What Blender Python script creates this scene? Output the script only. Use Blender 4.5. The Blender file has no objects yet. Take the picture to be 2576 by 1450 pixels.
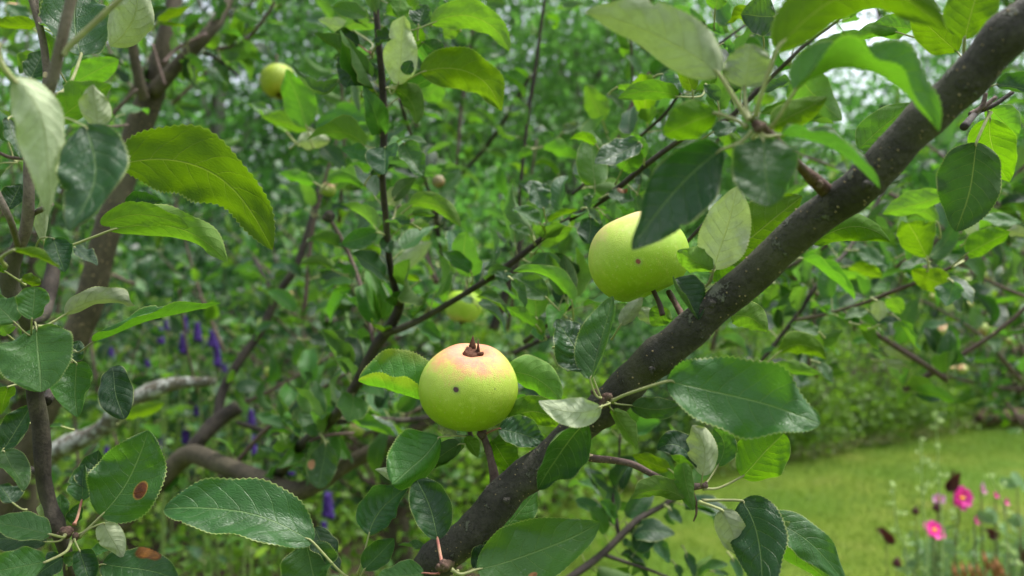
import bpy, math, random
import numpy as np
from mathutils import Vector, Matrix

# ------------------------------------------------------------------ camera, sky, sun, exposure
scene = bpy.context.scene
COL = scene.collection
F = 2022.0            # focal length in pixels of a 2576 x 1450 frame
CAMZ = 1.45
cam_data = bpy.data.cameras.new('camera')
cam = bpy.data.objects.new('camera', cam_data); COL.objects.link(cam)
cam.location = (0, 0, CAMZ); cam.rotation_euler = (math.radians(90), 0, 0)
cam_data.sensor_width = 36.0; cam_data.lens = 36.0 * F / 2576.0
cam_data.clip_start = 0.02; cam_data.clip_end = 600
cam_data.dof.use_dof = True; cam_data.dof.focus_distance = 0.465
cam_data.dof.aperture_fstop = cam_data.lens / 4.0      # a 4 mm wide lens opening
scene.camera = cam

SUN_EL, SUN_AZ = 68.0, 70.0          # azimuth from +Y towards +X
world = bpy.data.worlds.new('World'); scene.world = world; world.use_nodes = True
wn = world.node_tree.nodes; wl = world.node_tree.links; wn.clear()
wo = wn.new('ShaderNodeOutputWorld'); wb = wn.new('ShaderNodeBackground')
sky = wn.new('ShaderNodeTexSky'); sky.sky_type = 'NISHITA'; sky.sun_disc = False
sky.sun_elevation = math.radians(SUN_EL); sky.sun_rotation = math.radians(SUN_AZ)
sky.air_density = 1.0; sky.dust_density = 4.0; sky.ozone_density = 1.0
hs = wn.new('ShaderNodeHueSaturation'); hs.inputs['Saturation'].default_value = 0.45   # thin even cloud
wl.new(sky.outputs[0], hs.inputs['Color']); wl.new(hs.outputs[0], wb.inputs[0]); wl.new(wb.outputs[0], wo.inputs[0])
wb.inputs[1].default_value = 0.11
sd = bpy.data.lights.new('sun', 'SUN'); sd.energy = 1.5; sd.angle = math.radians(12); sd.color = (1.0, 0.97, 0.93)
sun = bpy.data.objects.new('sun', sd); COL.objects.link(sun)
e, a = math.radians(SUN_EL), math.radians(SUN_AZ)
sdir = Vector((math.sin(a) * math.cos(e), math.cos(a) * math.cos(e), math.sin(e)))
sun.rotation_euler = (-sdir).to_track_quat('-Z', 'Y').to_euler(); sun.location = (0, 0, 20)
vs = scene.view_settings
vs.view_transform = 'Standard'; vs.look = 'None'; vs.gamma = 1.0; vs.use_curve_mapping = False
vs.exposure = 1.88
scene.render.engine = 'CYCLES'
cy = scene.cycles
cy.max_bounces = 7; cy.diffuse_bounces = 4; cy.glossy_bounces = 2; cy.transmission_bounces = 5; cy.transparent_max_bounces = 4
cy.use_denoising = True; cy.sample_clamp_indirect = 6.0
cy.caustics_reflective = False; cy.caustics_refractive = False

# ------------------------------------------------------------------ helpers
def at(px, py, D):
    return Vector((D * (px - 1288.0) / F, D, CAMZ + D * (725.0 - py) / F))
def q(cell, x, y):                      # a place in a 3x4 grid of enlarged views -> frame pixels
    r, c = cell // 10 - 1, cell % 10 - 1
    return ((0.0, 637.8, 1275.6, 1904.6)[c] + x / 3.0, (0.0, 483.4, 966.8)[r] + y / 3.0)
def tag(o, label=None, cat=None, group=None, kind=None):
    if label: o['label'] = label
    if cat: o['category'] = cat
    if group: o['group'] = group
    if kind: o['kind'] = kind
    return o
def empty(name, loc):
    o = bpy.data.objects.new(name, None); COL.objects.link(o)
    o.location = loc; o.empty_display_size = 0.05
    return o
def put(name, mesh, parent=None, loc=(0, 0, 0)):
    """world location loc, parent unrotated and unscaled"""
    o = bpy.data.objects.new(name, mesh); COL.objects.link(o)
    loc = Vector(loc)
    if parent is not None:
        o.parent = parent
        p = parent
        while p is not None:
            loc = loc - p.location; p = p.parent
    o.location = loc
    return o
def put_m(name, mesh, parent, mat4):
    o = bpy.data.objects.new(name, mesh); COL.objects.link(o)
    o.parent = parent
    o.matrix_basis = Matrix.Translation(-parent.location) @ mat4
    return o
def mesh_np(name, co, faces, mats, smooth=True, uv=None, rnd=None, mi=None):
    """co (n,3), faces (m,k) array of one polygon size, or list of such arrays"""
    co = np.asarray(co, np.float32)
    fl = faces if isinstance(faces, list) else [faces]
    fl = [np.asarray(f, np.int32) for f in fl]
    loops = np.concatenate([f.ravel() for f in fl])
    tot = np.concatenate([np.full(len(f), f.shape[1], np.int32) for f in fl])
    start = np.concatenate([[0], np.cumsum(tot)[:-1]]).astype(np.int32)
    me = bpy.data.meshes.new(name)
    me.vertices.add(len(co)); me.vertices.foreach_set('co', co.ravel())
    me.loops.add(len(loops)); me.loops.foreach_set('vertex_index', loops)
    me.polygons.add(len(tot)); me.polygons.foreach_set('loop_start', start); me.polygons.foreach_set('loop_total', tot)
    me.update(calc_edges=True)
    if smooth: me.polygons.foreach_set('use_smooth', np.ones(len(tot), bool))
    if uv is not None:
        l = me.uv_layers.new(name='UVMap'); l.data.foreach_set('uv', np.asarray(uv, np.float32)[loops].ravel())
    if rnd is not None:
        at_ = me.attributes.new('rnd', 'FLOAT', 'POINT'); at_.data.foreach_set('value', np.asarray(rnd, np.float32))
    for m in (mats if isinstance(mats, (list, tuple)) else [mats]): me.materials.append(m)
    if mi is not None: me.polygons.foreach_set('material_index', np.asarray(mi, np.int32))
    return me
def catmull(P, n):
    """P (k,d) -> smooth samples through all points"""
    P = np.asarray(P, float)
    if len(P) == 2:
        t = np.linspace(0, 1, n * 1 + 1)[:, None]; return P[0] * (1 - t) + P[1] * t
    E = np.vstack([2 * P[0] - P[1], P, 2 * P[-1] - P[-2]]); out = []
    for i in range(len(P) - 1):
        p0, p1, p2, p3 = E[i:i + 4]
        for k in range(n):
            t = k / n
            out.append(0.5 * (2 * p1 + (p2 - p0) * t + (2 * p0 - 5 * p1 + 4 * p2 - p3) * t * t + (3 * p1 - p0 - 3 * p2 + p3) * t ** 3))
    out.append(P[-1]); return np.array(out)
def tube(pts, rad, sides=10, bump=0.0, seed=0, cap=True):
    """pts (n,3), rad (n,) -> co, quads, tris"""
    rg = np.random.default_rng(seed)
    pts = np.asarray(pts, float); rad = np.asarray(rad, float); n = len(pts)
    tg = np.gradient(pts, axis=0); tg /= np.linalg.norm(tg, axis=1)[:, None] + 1e-12
    nv = np.cross(tg[0], [0.31, 0.17, 0.93]); nv /= np.linalg.norm(nv)
    co = np.zeros((n, sides, 3)); ang = np.linspace(0, 2 * np.pi, sides, endpoint=False)
    ph = rg.uniform(0, 6.28, 4)
    for i in range(n):
        nv = nv - tg[i] * np.dot(nv, tg[i]); nv /= np.linalg.norm(nv)
        b = np.cross(tg[i], nv); r = rad[i]
        rr = r * (1 + bump * (np.sin(2 * ang + ph[0] + i * .31) * .5 + np.sin(3 * ang + ph[1] - i * .47) * .4 + np.sin(i * .9 + ph[2]) * .5 + rg.normal(0, .25, sides)))
        co[i] = pts[i] + np.outer(np.cos(ang) * rr, nv) + np.outer(np.sin(ang) * rr, b)
    idx = np.arange(n * sides).reshape(n, sides)
    qd = np.stack([idx[:-1], np.roll(idx[:-1], -1, 1), np.roll(idx[1:], -1, 1), idx[1:]], -1).reshape(-1, 4)
    co = co.reshape(-1, 3)
    if cap:
        co = np.vstack([co, pts[0], pts[-1]]); a0, a1 = len(co) - 2, len(co) - 1
        t0 = np.stack([np.roll(idx[0], -1), idx[0], np.full(sides, a0)], -1); t1 = np.stack([idx[-1], np.roll(idx[-1], -1), np.full(sides, a1)], -1)
        return co, [qd, np.vstack([t0, t1])]
    return co, [qd]
def merge(parts):
    """[(co, faces list)] -> co, faces list grouped by polygon size"""
    cos, by, off = [], {}, 0
    for co, fl in parts:
        for f in (fl if isinstance(fl, list) else [fl]):
            by.setdefault(f.shape[1], []).append(np.asarray(f) + off)
        cos.append(co); off += len(co)
    return np.vstack(cos), [np.vstack(v) for v in by.values()]

# ------------------------------------------------------------------ materials
class NT:
    def __init__(s, name):
        s.m = bpy.data.materials.new(name); s.m.use_nodes = True
        s.t = s.m.node_tree; s.t.nodes.clear(); s.out = s.t.nodes.new('ShaderNodeOutputMaterial')
    def n(s, ty, **kw):
        nd = s.t.nodes.new(ty)
        for k, v in kw.items(): setattr(nd, k, v)
        return nd
    def link(s, a, b): s.t.links.new(a, b)
    def _in(s, sock, v):
        if hasattr(v, 'is_output'): s.link(v, sock)
        elif isinstance(v, (tuple, list)) and len(v) == 3 and sock.type == 'RGBA': sock.default_value = (*v, 1)
        else: sock.default_value = v
    def math(s, op, a, b=None, c=None, clamp=False):
        nd = s.n('ShaderNodeMath', operation=op, use_clamp=clamp)
        for i, v in enumerate((a, b, c)):
            if v is not None: s._in(nd.inputs[i], v)
        return nd.outputs[0]
    def step(s, x, lo, hi, a=0.0, b=1.0):
        nd = s.n('ShaderNodeMapRange', interpolation_type='SMOOTHSTEP')
        for i, v in enumerate((x, lo, hi, a, b)): s._in(nd.inputs[i], v)
        return nd.outputs[0]
    def mix(s, f, a, b, mode='MIX'):
        nd = s.n('ShaderNodeMix', data_type='RGBA', blend_type=mode)
        s._in(nd.inputs[0], f); s._in(nd.inputs[6], a); s._in(nd.inputs[7], b)
        return nd.outputs[2]
    def noise(s, vec, scale, detail=3, rough=0.55):
        nd = s.n('ShaderNodeTexNoise'); nd.inputs['Scale'].default_value = scale; nd.inputs['Detail'].default_value = detail
        nd.inputs['Roughness'].default_value = rough
        if vec is not None: s.link(vec, nd.inputs['Vector'])
        return nd.outputs[0]
    def voro(s, vec, scale, feature='F1', rand=1.0):
        nd = s.n('ShaderNodeTexVoronoi', feature=feature); nd.inputs['Scale'].default_value = scale; nd.inputs['Randomness'].default_value = rand
        if vec is not None: s.link(vec, nd.inputs['Vector'])
        return nd
    def hsv(s, col, h=0.5, sat=1.0, v=1.0):
        nd = s.n('ShaderNodeHueSaturation')
        for k, x in (('Hue', h), ('Saturation', sat), ('Value', v), ('Color', col)): s._in(nd.inputs[k], x)
        return nd.outputs[0]
    def bump(s, h, dist, strength=1.0, normal=None):
        nd = s.n('ShaderNodeBump'); nd.inputs['Strength'].default_value = strength; nd.inputs['Distance'].default_value = dist
        s.link(h, nd.inputs['Height'])
        if normal is not None: s.link(normal, nd.inputs['Normal'])
        return nd.outputs[0]
    def rnd(s):
        oi = s.n('ShaderNodeObjectInfo'); at_ = s.n('ShaderNodeAttribute', attribute_name='rnd')
        return s.math('FRACT', s.math('ADD', oi.outputs['Random'], at_.outputs['Fac']))
    def pbr(s, col, rough=0.6, spec=0.4, normal=None, **kw):
        p = s.n('ShaderNodeBsdfPrincipled')
        s._in(p.inputs['Base Color'], col); s._in(p.inputs['Roughness'], rough); s._in(p.inputs['Specular IOR Level'], spec)
        if normal is not None: s.link(normal, p.inputs['Normal'])
        for k, v in kw.items(): s._in(p.inputs[k], v)
        return p.outputs[0]
    def done(s, sh): s.link(sh, s.out.inputs['Surface']); return s.m

def leaf_material(name, top, under, trans, spots=(), tf=0.38, gloss=0.43, yellow=0.0, dust=0.35, browned=0.0):
    t = NT(name)
    uvn = t.n('ShaderNodeUVMap'); uvn.uv_map = 'UVMap'
    sep = t.n('ShaderNodeSeparateXYZ'); t.link(uvn.outputs[0], sep.inputs[0])
    u = sep.outputs[0]; v = t.math('MULTIPLY', t.math('SUBTRACT', sep.outputs[1], 0.5), 2.0); av = t.math('ABSOLUTE', v)
    side = t.math('GREATER_THAN', v, 0.0)
    geo = t.n('ShaderNodeNewGeometry'); back = geo.outputs['Backfacing']
    tc = t.n('ShaderNodeTexCoord')
    r = t.rnd()
    n1 = t.noise(tc.outputs['Object'], 60, 3); n2 = t.noise(tc.outputs['Object'], 230, 3)
    # lateral veins sweep towards the tip
    wob = t.math('ADD', t.math('MULTIPLY', t.math('SUBTRACT', n1, 0.5), 0.07), t.math('MULTIPLY', t.math('SUBTRACT', t.noise(tc.outputs['Object'], 22, 1), 0.5), 0.16))
    s_ = t.math('SUBTRACT', t.math('ADD', u, wob), t.math('MULTIPLY', t.math('POWER', av, 1.25), 0.23))
    s_ = t.math('ADD', t.math('MULTIPLY', s_, 7.5), t.math('MULTIPLY', side, 0.42))
    tri = t.math('MULTIPLY', t.math('ABSOLUTE', t.math('SUBTRACT', t.math('FRACT', s_), 0.5)), 2.0)
    lat = t.step(tri, 0.90, 0.995); fade = t.math('SUBTRACT', 1.0, t.math('MULTIPLY', av, 0.85))
    mid = t.math('MULTIPLY', t.step(av, 0.012, t.math('ADD', 0.03, t.math('MULTIPLY', t.math('POWER', u, 3.0), 0.05)), 1.0, 0.0), t.math('SUBTRACT', 1.0, t.math('MULTIPLY', u, 0.45)))
    vein = t.math('MAXIMUM', mid, t.math('MULTIPLY', t.math('MULTIPLY', lat, fade), 0.48))
    cmb = t.n('ShaderNodeCombineXYZ'); t.link(t.math('MULTIPLY', u, 2.0), cmb.inputs[0]); t.link(v, cmb.inputs[1])
    net = t.voro(cmb.outputs[0], 13, 'DISTANCE_TO_EDGE').outputs[0]
    netm = t.step(net, 0.0, 0.07, 1.0, 0.0)
    rim = t.step(av, 0.94, 1.0)
    var = t.math('ADD', t.math('MULTIPLY', r, 0.5), 0.75)
    hue = t.math('ADD', 0.487, t.math('MULTIPLY', t.math('FRACT', t.math('MULTIPLY', r, 7.13)), 0.022))
    topc = t.mix(t.step(n1, 0.3, 0.7), top, tuple(c * 0.72 for c in top))
    topc = t.hsv(topc, hue, 1.0, var)
    topc = t.mix(t.math('MULTIPLY', netm, 0.16), topc, tuple(min(1, c * 1.9 + 0.02) for c in top))
    topc = t.mix(t.math('MULTIPLY', vein, 0.65), topc, (0.20, 0.32, 0.12))
    topc = t.mix(t.math('MULTIPLY', t.step(n2, 0.62, 0.8), t.math('MULTIPLY', t.step(n1, 0.45, 0.62), dust)), topc, (0.36, 0.42, 0.36))
    undc = t.hsv(t.mix(t.step(n2, 0.35, 0.7), under, tuple(c * 0.8 for c in under)), hue, 1.0, var)
    undc = t.mix(t.math('MULTIPLY', netm, 0.2), undc, tuple(c * 0.6 for c in under))
    undc = t.mix(t.math('MULTIPLY', vein, 0.5), undc, (0.32, 0.40, 0.14))
    col = t.mix(back, topc, undc)
    col = t.mix(t.math('MULTIPLY', rim, 0.75), col, (0.42, 0.48, 0.16))
    trc = t.hsv(t.mix(t.math('MULTIPLY', vein, 0.4), trans, (0.40, 0.50, 0.06)), hue, 1.0, var)
    trc = t.mix(t.math('MULTIPLY', netm, 0.25), trc, tuple(c * 0.6 for c in trans))
    if yellow > 0:
        ym = t.math('MULTIPLY', t.step(t.math('ADD', av, t.math('MULTIPLY', n1, 0.7)), 0.85, 1.35), yellow)
        col = t.mix(ym, col, (0.34, 0.30, 0.03)); trc = t.mix(ym, trc, (0.55, 0.45, 0.03))
    for (su, sv, sr, scol, rimc) in spots:
        du = t.math('MULTIPLY', t.math('SUBTRACT', u, su), 2.0); dv = t.math('SUBTRACT', v, sv)
        d = t.math('SQRT', t.math('ADD', t.math('MULTIPLY', du, du), t.math('MULTIPLY', dv, dv)))
        d = t.math('ADD', d, t.math('MULTIPLY', t.math('SUBTRACT', n1, 0.5), sr * 0.9))
        col = t.mix(t.step(d, sr * 0.98, sr * 1.18, 1.0, 0.0), col, rimc)
        inner = t.step(d, sr * 0.78, sr * 0.98, 1.0, 0.0)
        ic = t.mix(t.step(n2, 0.4, 0.65), scol, tuple(c * 0.5 for c in scol))
        col = t.mix(inner, col, ic); trc = t.mix(t.step(d, sr * 0.9, sr * 1.1, 1.0, 0.0), trc, (0.10, 0.03, 0.008))
    # relief: the blade swells between the veins, the veins sit in grooves
    swell = t.math('MULTIPLY', t.math('SUBTRACT', 1.0, t.math('POWER', tri, 2.0)), t.math('MULTIPLY', av, t.math('SUBTRACT', 1.15, av)))
    h = t.math('ADD', t.math('MULTIPLY', swell, 0.42), t.math('MULTIPLY', vein, -0.45))
    h = t.math('ADD', h, t.math('MULTIPLY', t.step(net, 0.0, 0.25), 0.08))
    h = t.math('ADD', h, t.math('MULTIPLY', n1, 0.6))
    nb = t.bump(h, 0.0015, 0.9)
    rough = t.math('ADD', t.math('ADD', gloss, t.math('MULTIPLY', back, 0.32)), t.math('MULTIPLY', t.math('SUBTRACT', n1, 0.5), 0.2))
    spec = t.math('SUBTRACT', 0.42, t.math('MULTIPLY', back, 0.30))
    p = t.pbr(col, rough, spec, nb)
    tr = t.n('ShaderNodeBsdfTranslucent'); t.link(trc, tr.inputs[0]); t.link(nb, tr.inputs['Normal'])
    mx = t.n('ShaderNodeMixShader'); mx.inputs[0].default_value = tf
    t.link(p, mx.inputs[1]); t.link(tr.outputs[0], mx.inputs[2])
    return t.done(mx.outputs[0])

def foliage_material(name, c1, c2, trans, tf=0.4, rough=0.5, far=True):
    """small far leaves: colour by leaf"""
    t = NT(name); r = t.rnd()
    col = t.mix(r, c1, c2)
    col = t.hsv(col, 0.5, 1.0, t.math('ADD', 0.65, t.math('MULTIPLY', t.math('FRACT', t.math('MULTIPLY', r, 9.7)), 0.7)))
    p = t.pbr(col, rough, 0.35)
    tr = t.n('ShaderNodeBsdfTranslucent'); t._in(tr.inputs[0], trans)
    mx = t.n('ShaderNodeMixShader'); mx.inputs[0].default_value = tf
    t.link(p, mx.inputs[1]); t.link(tr.outputs[0], mx.inputs[2])
    return t.done(mx.outputs[0])

def bark_material(name, c1, c2, dots=0.0, dotcol=(0.42, 0.34, 0.2), scale=60, lichen=0.0, bumpd=0.0012, dotscale=95):
    t = NT(name); tc = t.n('ShaderNodeTexCoord'); P = tc.outputs['Object']
    n1 = t.noise(P, scale, 5, 0.65); n2 = t.noise(P, scale * 6, 4, 0.7); n3 = t.noise(P, scale * .3, 2)
    col = t.mix(t.step(n1, 0.35, 0.68), c1, c2)
    col = t.mix(t.math('MULTIPLY', t.step(n2, 0.42, 0.7), 0.65), col, tuple(c * 0.4 for c in c1))
    col = t.mix(t.math('MULTIPLY', t.step(n3, 0.5, 0.7), 0.35), col, (0.10, 0.105, 0.05))
    h = t.math('ADD', t.math('MULTIPLY', n1, 0.6), t.math('MULTIPLY', n2, 0.5))
    if dots:
        vo = t.voro(P, dotscale, 'F1', 1.0); d = vo.outputs['Distance']
        sc_ = t.n('ShaderNodeSeparateColor'); t.link(vo.outputs['Color'], sc_.inputs[0])
        keep = t.math('GREATER_THAN', sc_.outputs[0], 1.0 - dots)
        rad = t.math('ADD', 0.09, t.math('MULTIPLY', sc_.outputs[1], 0.12))
        dm = t.math('MULTIPLY', keep, t.math('SUBTRACT', 1.0, t.step(d, t.math('MULTIPLY', rad, 0.65), rad)))
        col = t.mix(dm, col, dotcol); h = t.math('ADD', h, t.math('MULTIPLY', dm, 0.9))
    if lichen:
        lm = t.step(t.noise(P, 70, 5, 0.7), 0.62 - lichen * 0.3, 0.66 - lichen * 0.2)
        col = t.mix(lm, col, (0.34, 0.35, 0.31) if lichen > .2 else (0.12, 0.125, 0.09)); h = t.math('ADD', h, t.math('MULTIPLY', lm, 0.8))
    return t.done(t.pbr(col, t.math('ADD', 0.62, t.math('MULTIPLY', n1, 0.3)), 0.3, t.bump(h, bumpd, 1.0)))

def plain_material(name, c1, c2, scale=80, rough=0.6, spec=0.35, tf=0.0, trans=None, bumpd=0.0004):
    t = NT(name); tc = t.n('ShaderNodeTexCoord'); n = t.noise(tc.outputs['Object'], scale, 4)
    r = t.rnd()
    col = t.hsv(t.mix(t.step(n, 0.32, 0.68), c1, c2), 0.5, 1.0, t.math('ADD', 0.82, t.math('MULTIPLY', r, 0.36)))
    p = t.pbr(col, rough, spec, t.bump(n, bumpd, 0.7))
    if not tf: return t.done(p)
    tr = t.n('ShaderNodeBsdfTranslucent'); t._in(tr.inputs[0], trans or c1)
    mx = t.n('ShaderNodeMixShader'); mx.inputs[0].default_value = tf
    t.link(p, mx.inputs[1]); t.link(tr.outputs[0], mx.inputs[2]); return t.done(mx.outputs[0])

def apple_material(name, base, pale, blush, bl=1.0, spots=()):
    """object space, +Z towards the dried blossom end, unit = apple radius"""
    t = NT(name); tc = t.n('ShaderNodeTexCoord'); P = tc.outputs['Object']
    sep = t.n('ShaderNodeSeparateXYZ'); t.link(P, sep.inputs[0]); z = sep.outputs[2]
    n1 = t.noise(P, 2.2, 3); n2 = t.noise(P, 9, 4); n3 = t.noise(P, 60, 3)
    mp = t.n('ShaderNodeMapping'); mp.inputs['Scale'].default_value = (9, 9, 1.2); t.link(P, mp.inputs[0])
    streak = t.noise(mp.outputs[0], 1.6, 3)
    zz = t.math('ADD', z, t.math('MULTIPLY', t.math('SUBTRACT', n1, 0.5), 0.7))
    col = t.mix(t.step(zz, -0.3, 0.75), base, pale)
    col = t.mix(t.math('MULTIPLY', t.step(streak, 0.52, 0.72), 0.22), col, (0.36, 0.36, 0.05))
    bm = t.math('MULTIPLY', t.step(t.math('ADD', zz, t.math('MULTIPLY', t.math('SUBTRACT', streak, 0.5), 0.35)), 0.40, 0.86), bl)
    col = t.mix(t.math('MULTIPLY', bm, t.math('ADD', 0.72, t.math('MULTIPLY', n2, 0.4)), clamp=True), col, blush)
    col = t.mix(t.math('MULTIPLY', t.step(t.noise(P, 5.0, 5, .7), 0.60, 0.70), 0.35), col, (0.30, 0.26, 0.06))
    col = t.mix(t.math('MULTIPLY', t.step(n2, 0.5, 0.8), 0.25), col, tuple(min(1, c * 1.25 + 0.03) for c in pale))
    vo = t.voro(P, 11.0); dm = t.step(vo.outputs['Distance'], 0.10, 0.22, 0.2, 0.0)
    col = t.mix(dm, col, (0.55, 0.60, 0.28))
    h = t.math('MULTIPLY', n3, 1.0)
    for (sx, sy, sz, sr, sc) in spots:
        vd = t.n('ShaderNodeVectorMath', operation='DISTANCE'); t.link(P, vd.inputs[0]); vd.inputs[1].default_value = (sx, sy, sz)
        d = t.math('ADD', vd.outputs['Value'], t.math('MULTIPLY', t.math('SUBTRACT', n2, 0.5), sr * 0.8))
        col = t.mix(t.step(d, sr * 0.9, sr * 2.0, 0.45, 0.0), col, (0.20, 0.26, 0.07))
        col = t.mix(t.step(d, sr * 0.6, sr * 1.05, 1.0, 0.0), col, sc)
    rough = t.math('ADD', 0.36, t.math('MULTIPLY', n2, 0.16))
    return t.done(t.pbr(col, rough, 0.38, t.bump(h, 0.012, 0.25)))

LM = {
 'm': leaf_material('leaf_mature', (0.032, 0.105, 0.022), (0.135, 0.225, 0.085), (0.115, 0.31, 0.018)),
 'd': leaf_material('leaf_deep_green', (0.013, 0.052, 0.015), (0.070, 0.130, 0.048), (0.048, 0.16, 0.010), tf=0.28),
 'b': leaf_material('leaf_fresh_green', (0.050, 0.160, 0.020), (0.135, 0.240, 0.060), (0.145, 0.37, 0.012), dust=0.1),
 'y': leaf_material('leaf_yellow_green', (0.058, 0.145, 0.014), (0.088, 0.185, 0.022), (0.145, 0.315, 0.004), tf=0.45, dust=0.05),
 'p': leaf_material('leaf_downy_pale', (0.070, 0.155, 0.050), (0.46, 0.52, 0.34), (0.20, 0.30, 0.07), tf=0.3, gloss=0.5, dust=0.2),
 'g': leaf_material('leaf_bluish_gloss', (0.026, 0.084, 0.034), (0.165, 0.245, 0.125), (0.105, 0.28, 0.028), gloss=0.33, dust=0.3),
 'spot': leaf_material('leaf_brown_spot', (0.030, 0.090, 0.015), (0.12, 0.20, 0.07), (0.115, 0.28, 0.016), spots=[(0.40, -0.46, 0.17, (0.16, 0.045, 0.012), (0.30, 0.17, 0.03))]),
 'burn': leaf_material('leaf_burnt_edge', (0.022, 0.076, 0.020), (0.10, 0.165, 0.07), (0.08, 0.21, 0.015), gloss=0.36, spots=[(0.50, 0.80, 0.34, (0.30, 0.12, 0.02), (0.12, 0.05, 0.01))]),
 'gold': leaf_material('leaf_gold_rim', (0.045, 0.150, 0.014), (0.17, 0.26, 0.030), (0.145, 0.37, 0.012), yellow=0.28, dust=0.05),
 'tan': leaf_material('leaf_tan_patch', (0.030, 0.095, 0.026), (0.12, 0.20, 0.07), (0.115, 0.28, 0.016), spots=[(0.5, 0.72, 0.22, (0.50, 0.26, 0.12), (0.34, 0.22, 0.10))]),
 'chip': leaf_material('leaf_tan_speck', (0.034, 0.108, 0.020), (0.12, 0.20, 0.07), (0.115, 0.28, 0.016), dust=0.45, spots=[(0.42, -0.55, 0.07, (0.45, 0.20, 0.06), (0.30, 0.16, 0.05))]),
}
M_PET = plain_material('leaf_stalk', (0.30, 0.33, 0.13), (0.24, 0.25, 0.11), 200, 0.6)
M_PETR = plain_material('leaf_stalk_red', (0.34, 0.20, 0.12), (0.30, 0.10, 0.08), 160, 0.6)
M_BARK = bark_material('bark_limb', (0.032, 0.030, 0.023), (0.070, 0.065, 0.050), bumpd=0.0034, lichen=0.06)
M_BARK_D = bark_material('bark_dark', (0.024, 0.019, 0.015), (0.056, 0.045, 0.034), dots=0.15, scale=90)
M_BARK_T = bark_material('bark_trunk', (0.052, 0.043, 0.026), (0.092, 0.076, 0.047), scale=35, dotcol=(0.30, 0.22, 0.12), dotscale=60)
M_BARK_L = bark_material('bark_lichen', (0.10, 0.085, 0.06), (0.16, 0.14, 0.10), scale=60, lichen=0.55, bumpd=0.003)
M_SHOOT = bark_material('bark_young_shoot', (0.11, 0.088, 0.065), (0.16, 0.135, 0.105), dots=0.1, scale=120, bumpd=0.0005)
M_TWIG = bark_material('bark_twig', (0.085, 0.055, 0.045), (0.14, 0.098, 0.08), dots=0.2, scale=120, bumpd=0.0006)
M_LENT = plain_material('lenticel', (0.21, 0.165, 0.09), (0.33, 0.26, 0.145), 900, .8, .2)
M_SPUR = bark_material('bark_spur', (0.07, 0.036, 0.027), (0.15, 0.095, 0.065), scale=200, bumpd=0.0012)
# ------------------------------------------------------------------ leaves
def halfwidth(u, p=0.55, k=0.8):
    w = np.power(np.clip(u, 0, 1), p) * np.power(np.clip(1 - u, 0, 1), k)
    um = p / (p + k); return w / (um ** p * (1 - um) ** k)
def leaf_surface(ctr, nrm, sideU, W, fu, fd, curl, wave, serr, pucker, nv, shape, rg, uvec, nib=.22):
    """ctr (n,3) midrib, nrm / sideU (n,3) frames, W full width; returns co, quads, uv"""
    n = len(uvec); hw = halfwidth(uvec, *shape) * W * 0.5
    vv = np.concatenate([-np.linspace(1, 0, nv + 1), np.linspace(0, 1, nv + 1)[1:]])
    m = len(vv); co = np.zeros((n, m, 3)); uv = np.zeros((n, m, 2))
    ph = rg.uniform(0, 6.28, 3)
    tooth = np.where(np.arange(n) % 2 == 0, 1.0, -1.0) * serr
    hw0 = hw
    for sgn, f in ((1, fu), (-1, fd)):
        hw = hw0.copy()
        if serr > .015 and rg.random() < nib:          # nibbled margin
            hw = hw * (1 - rg.uniform(.08, .24) * np.exp(-((uvec - rg.uniform(.3, .85)) / rg.uniform(.012, .028)) ** 2))
        p = np.zeros((n, 2)); prev = 0.0
        for k in range(1, nv + 1):
            a = k / nv; am = (k - 0.5) / nv
            ang = np.radians(f) * min(1.0, am / 0.4) + curl * am * am
            dh = hw / nv
            if k == nv: dh = dh + W * 0.5 * tooth * np.clip(hw / (W * .2 + 1e-9), 0, 1)
            p = p + np.stack([np.cos(ang) * dh * np.ones(n), np.sin(ang) * dh * np.ones(n)], 1)
            wv = wave * W * a * a * (np.sin(uvec * 9.0 + ph[0] + sgn * 1.3) * .6 + np.sin(uvec * 17 + ph[1] + sgn * .7) * .4) * np.clip(hw / (W * .25), 0, 1)
            s_ = (uvec - 0.23 * a ** 1.25) * 7.5 + 0.42 * (sgn > 0)
            pk = pucker * W * (1 - (np.abs((s_ % 1) - .5) * 2) ** 2 - .5) * a * (1.1 - a) * 4 * np.clip(hw / (W * .3), 0, 1)
            cr = W * .040 * a * (np.sin(uvec * 13 + ph[2] + 4 * a * sgn) + np.sin(uvec * 21 - ph[0] + 7 * a) * .6) * np.clip(hw / (W * .3), 0, 1)
            pk = pk + cr
            j = nv + sgn * k
            co[:, j] = ctr + sideU * (sgn * p[:, :1]) + nrm * (p[:, 1] + wv + pk)[:, None]
            uv[:, j, 0] = uvec; uv[:, j, 1] = 0.5 + 0.5 * sgn * a
        co[:, nv] = ctr; uv[:, nv, 0] = uvec; uv[:, nv, 1] = 0.5
    idx = np.arange(n * m).reshape(n, m)
    qd = np.stack([idx[:-1, :-1], idx[1:, :-1], idx[1:, 1:], idx[:-1, 1:]], -1).reshape(-1, 4)
    return co.reshape(-1, 3), qd, uv.reshape(-1, 2), idx
def norm(a): return a / (np.linalg.norm(a, axis=-1, keepdims=True) + 1e-12)

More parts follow.
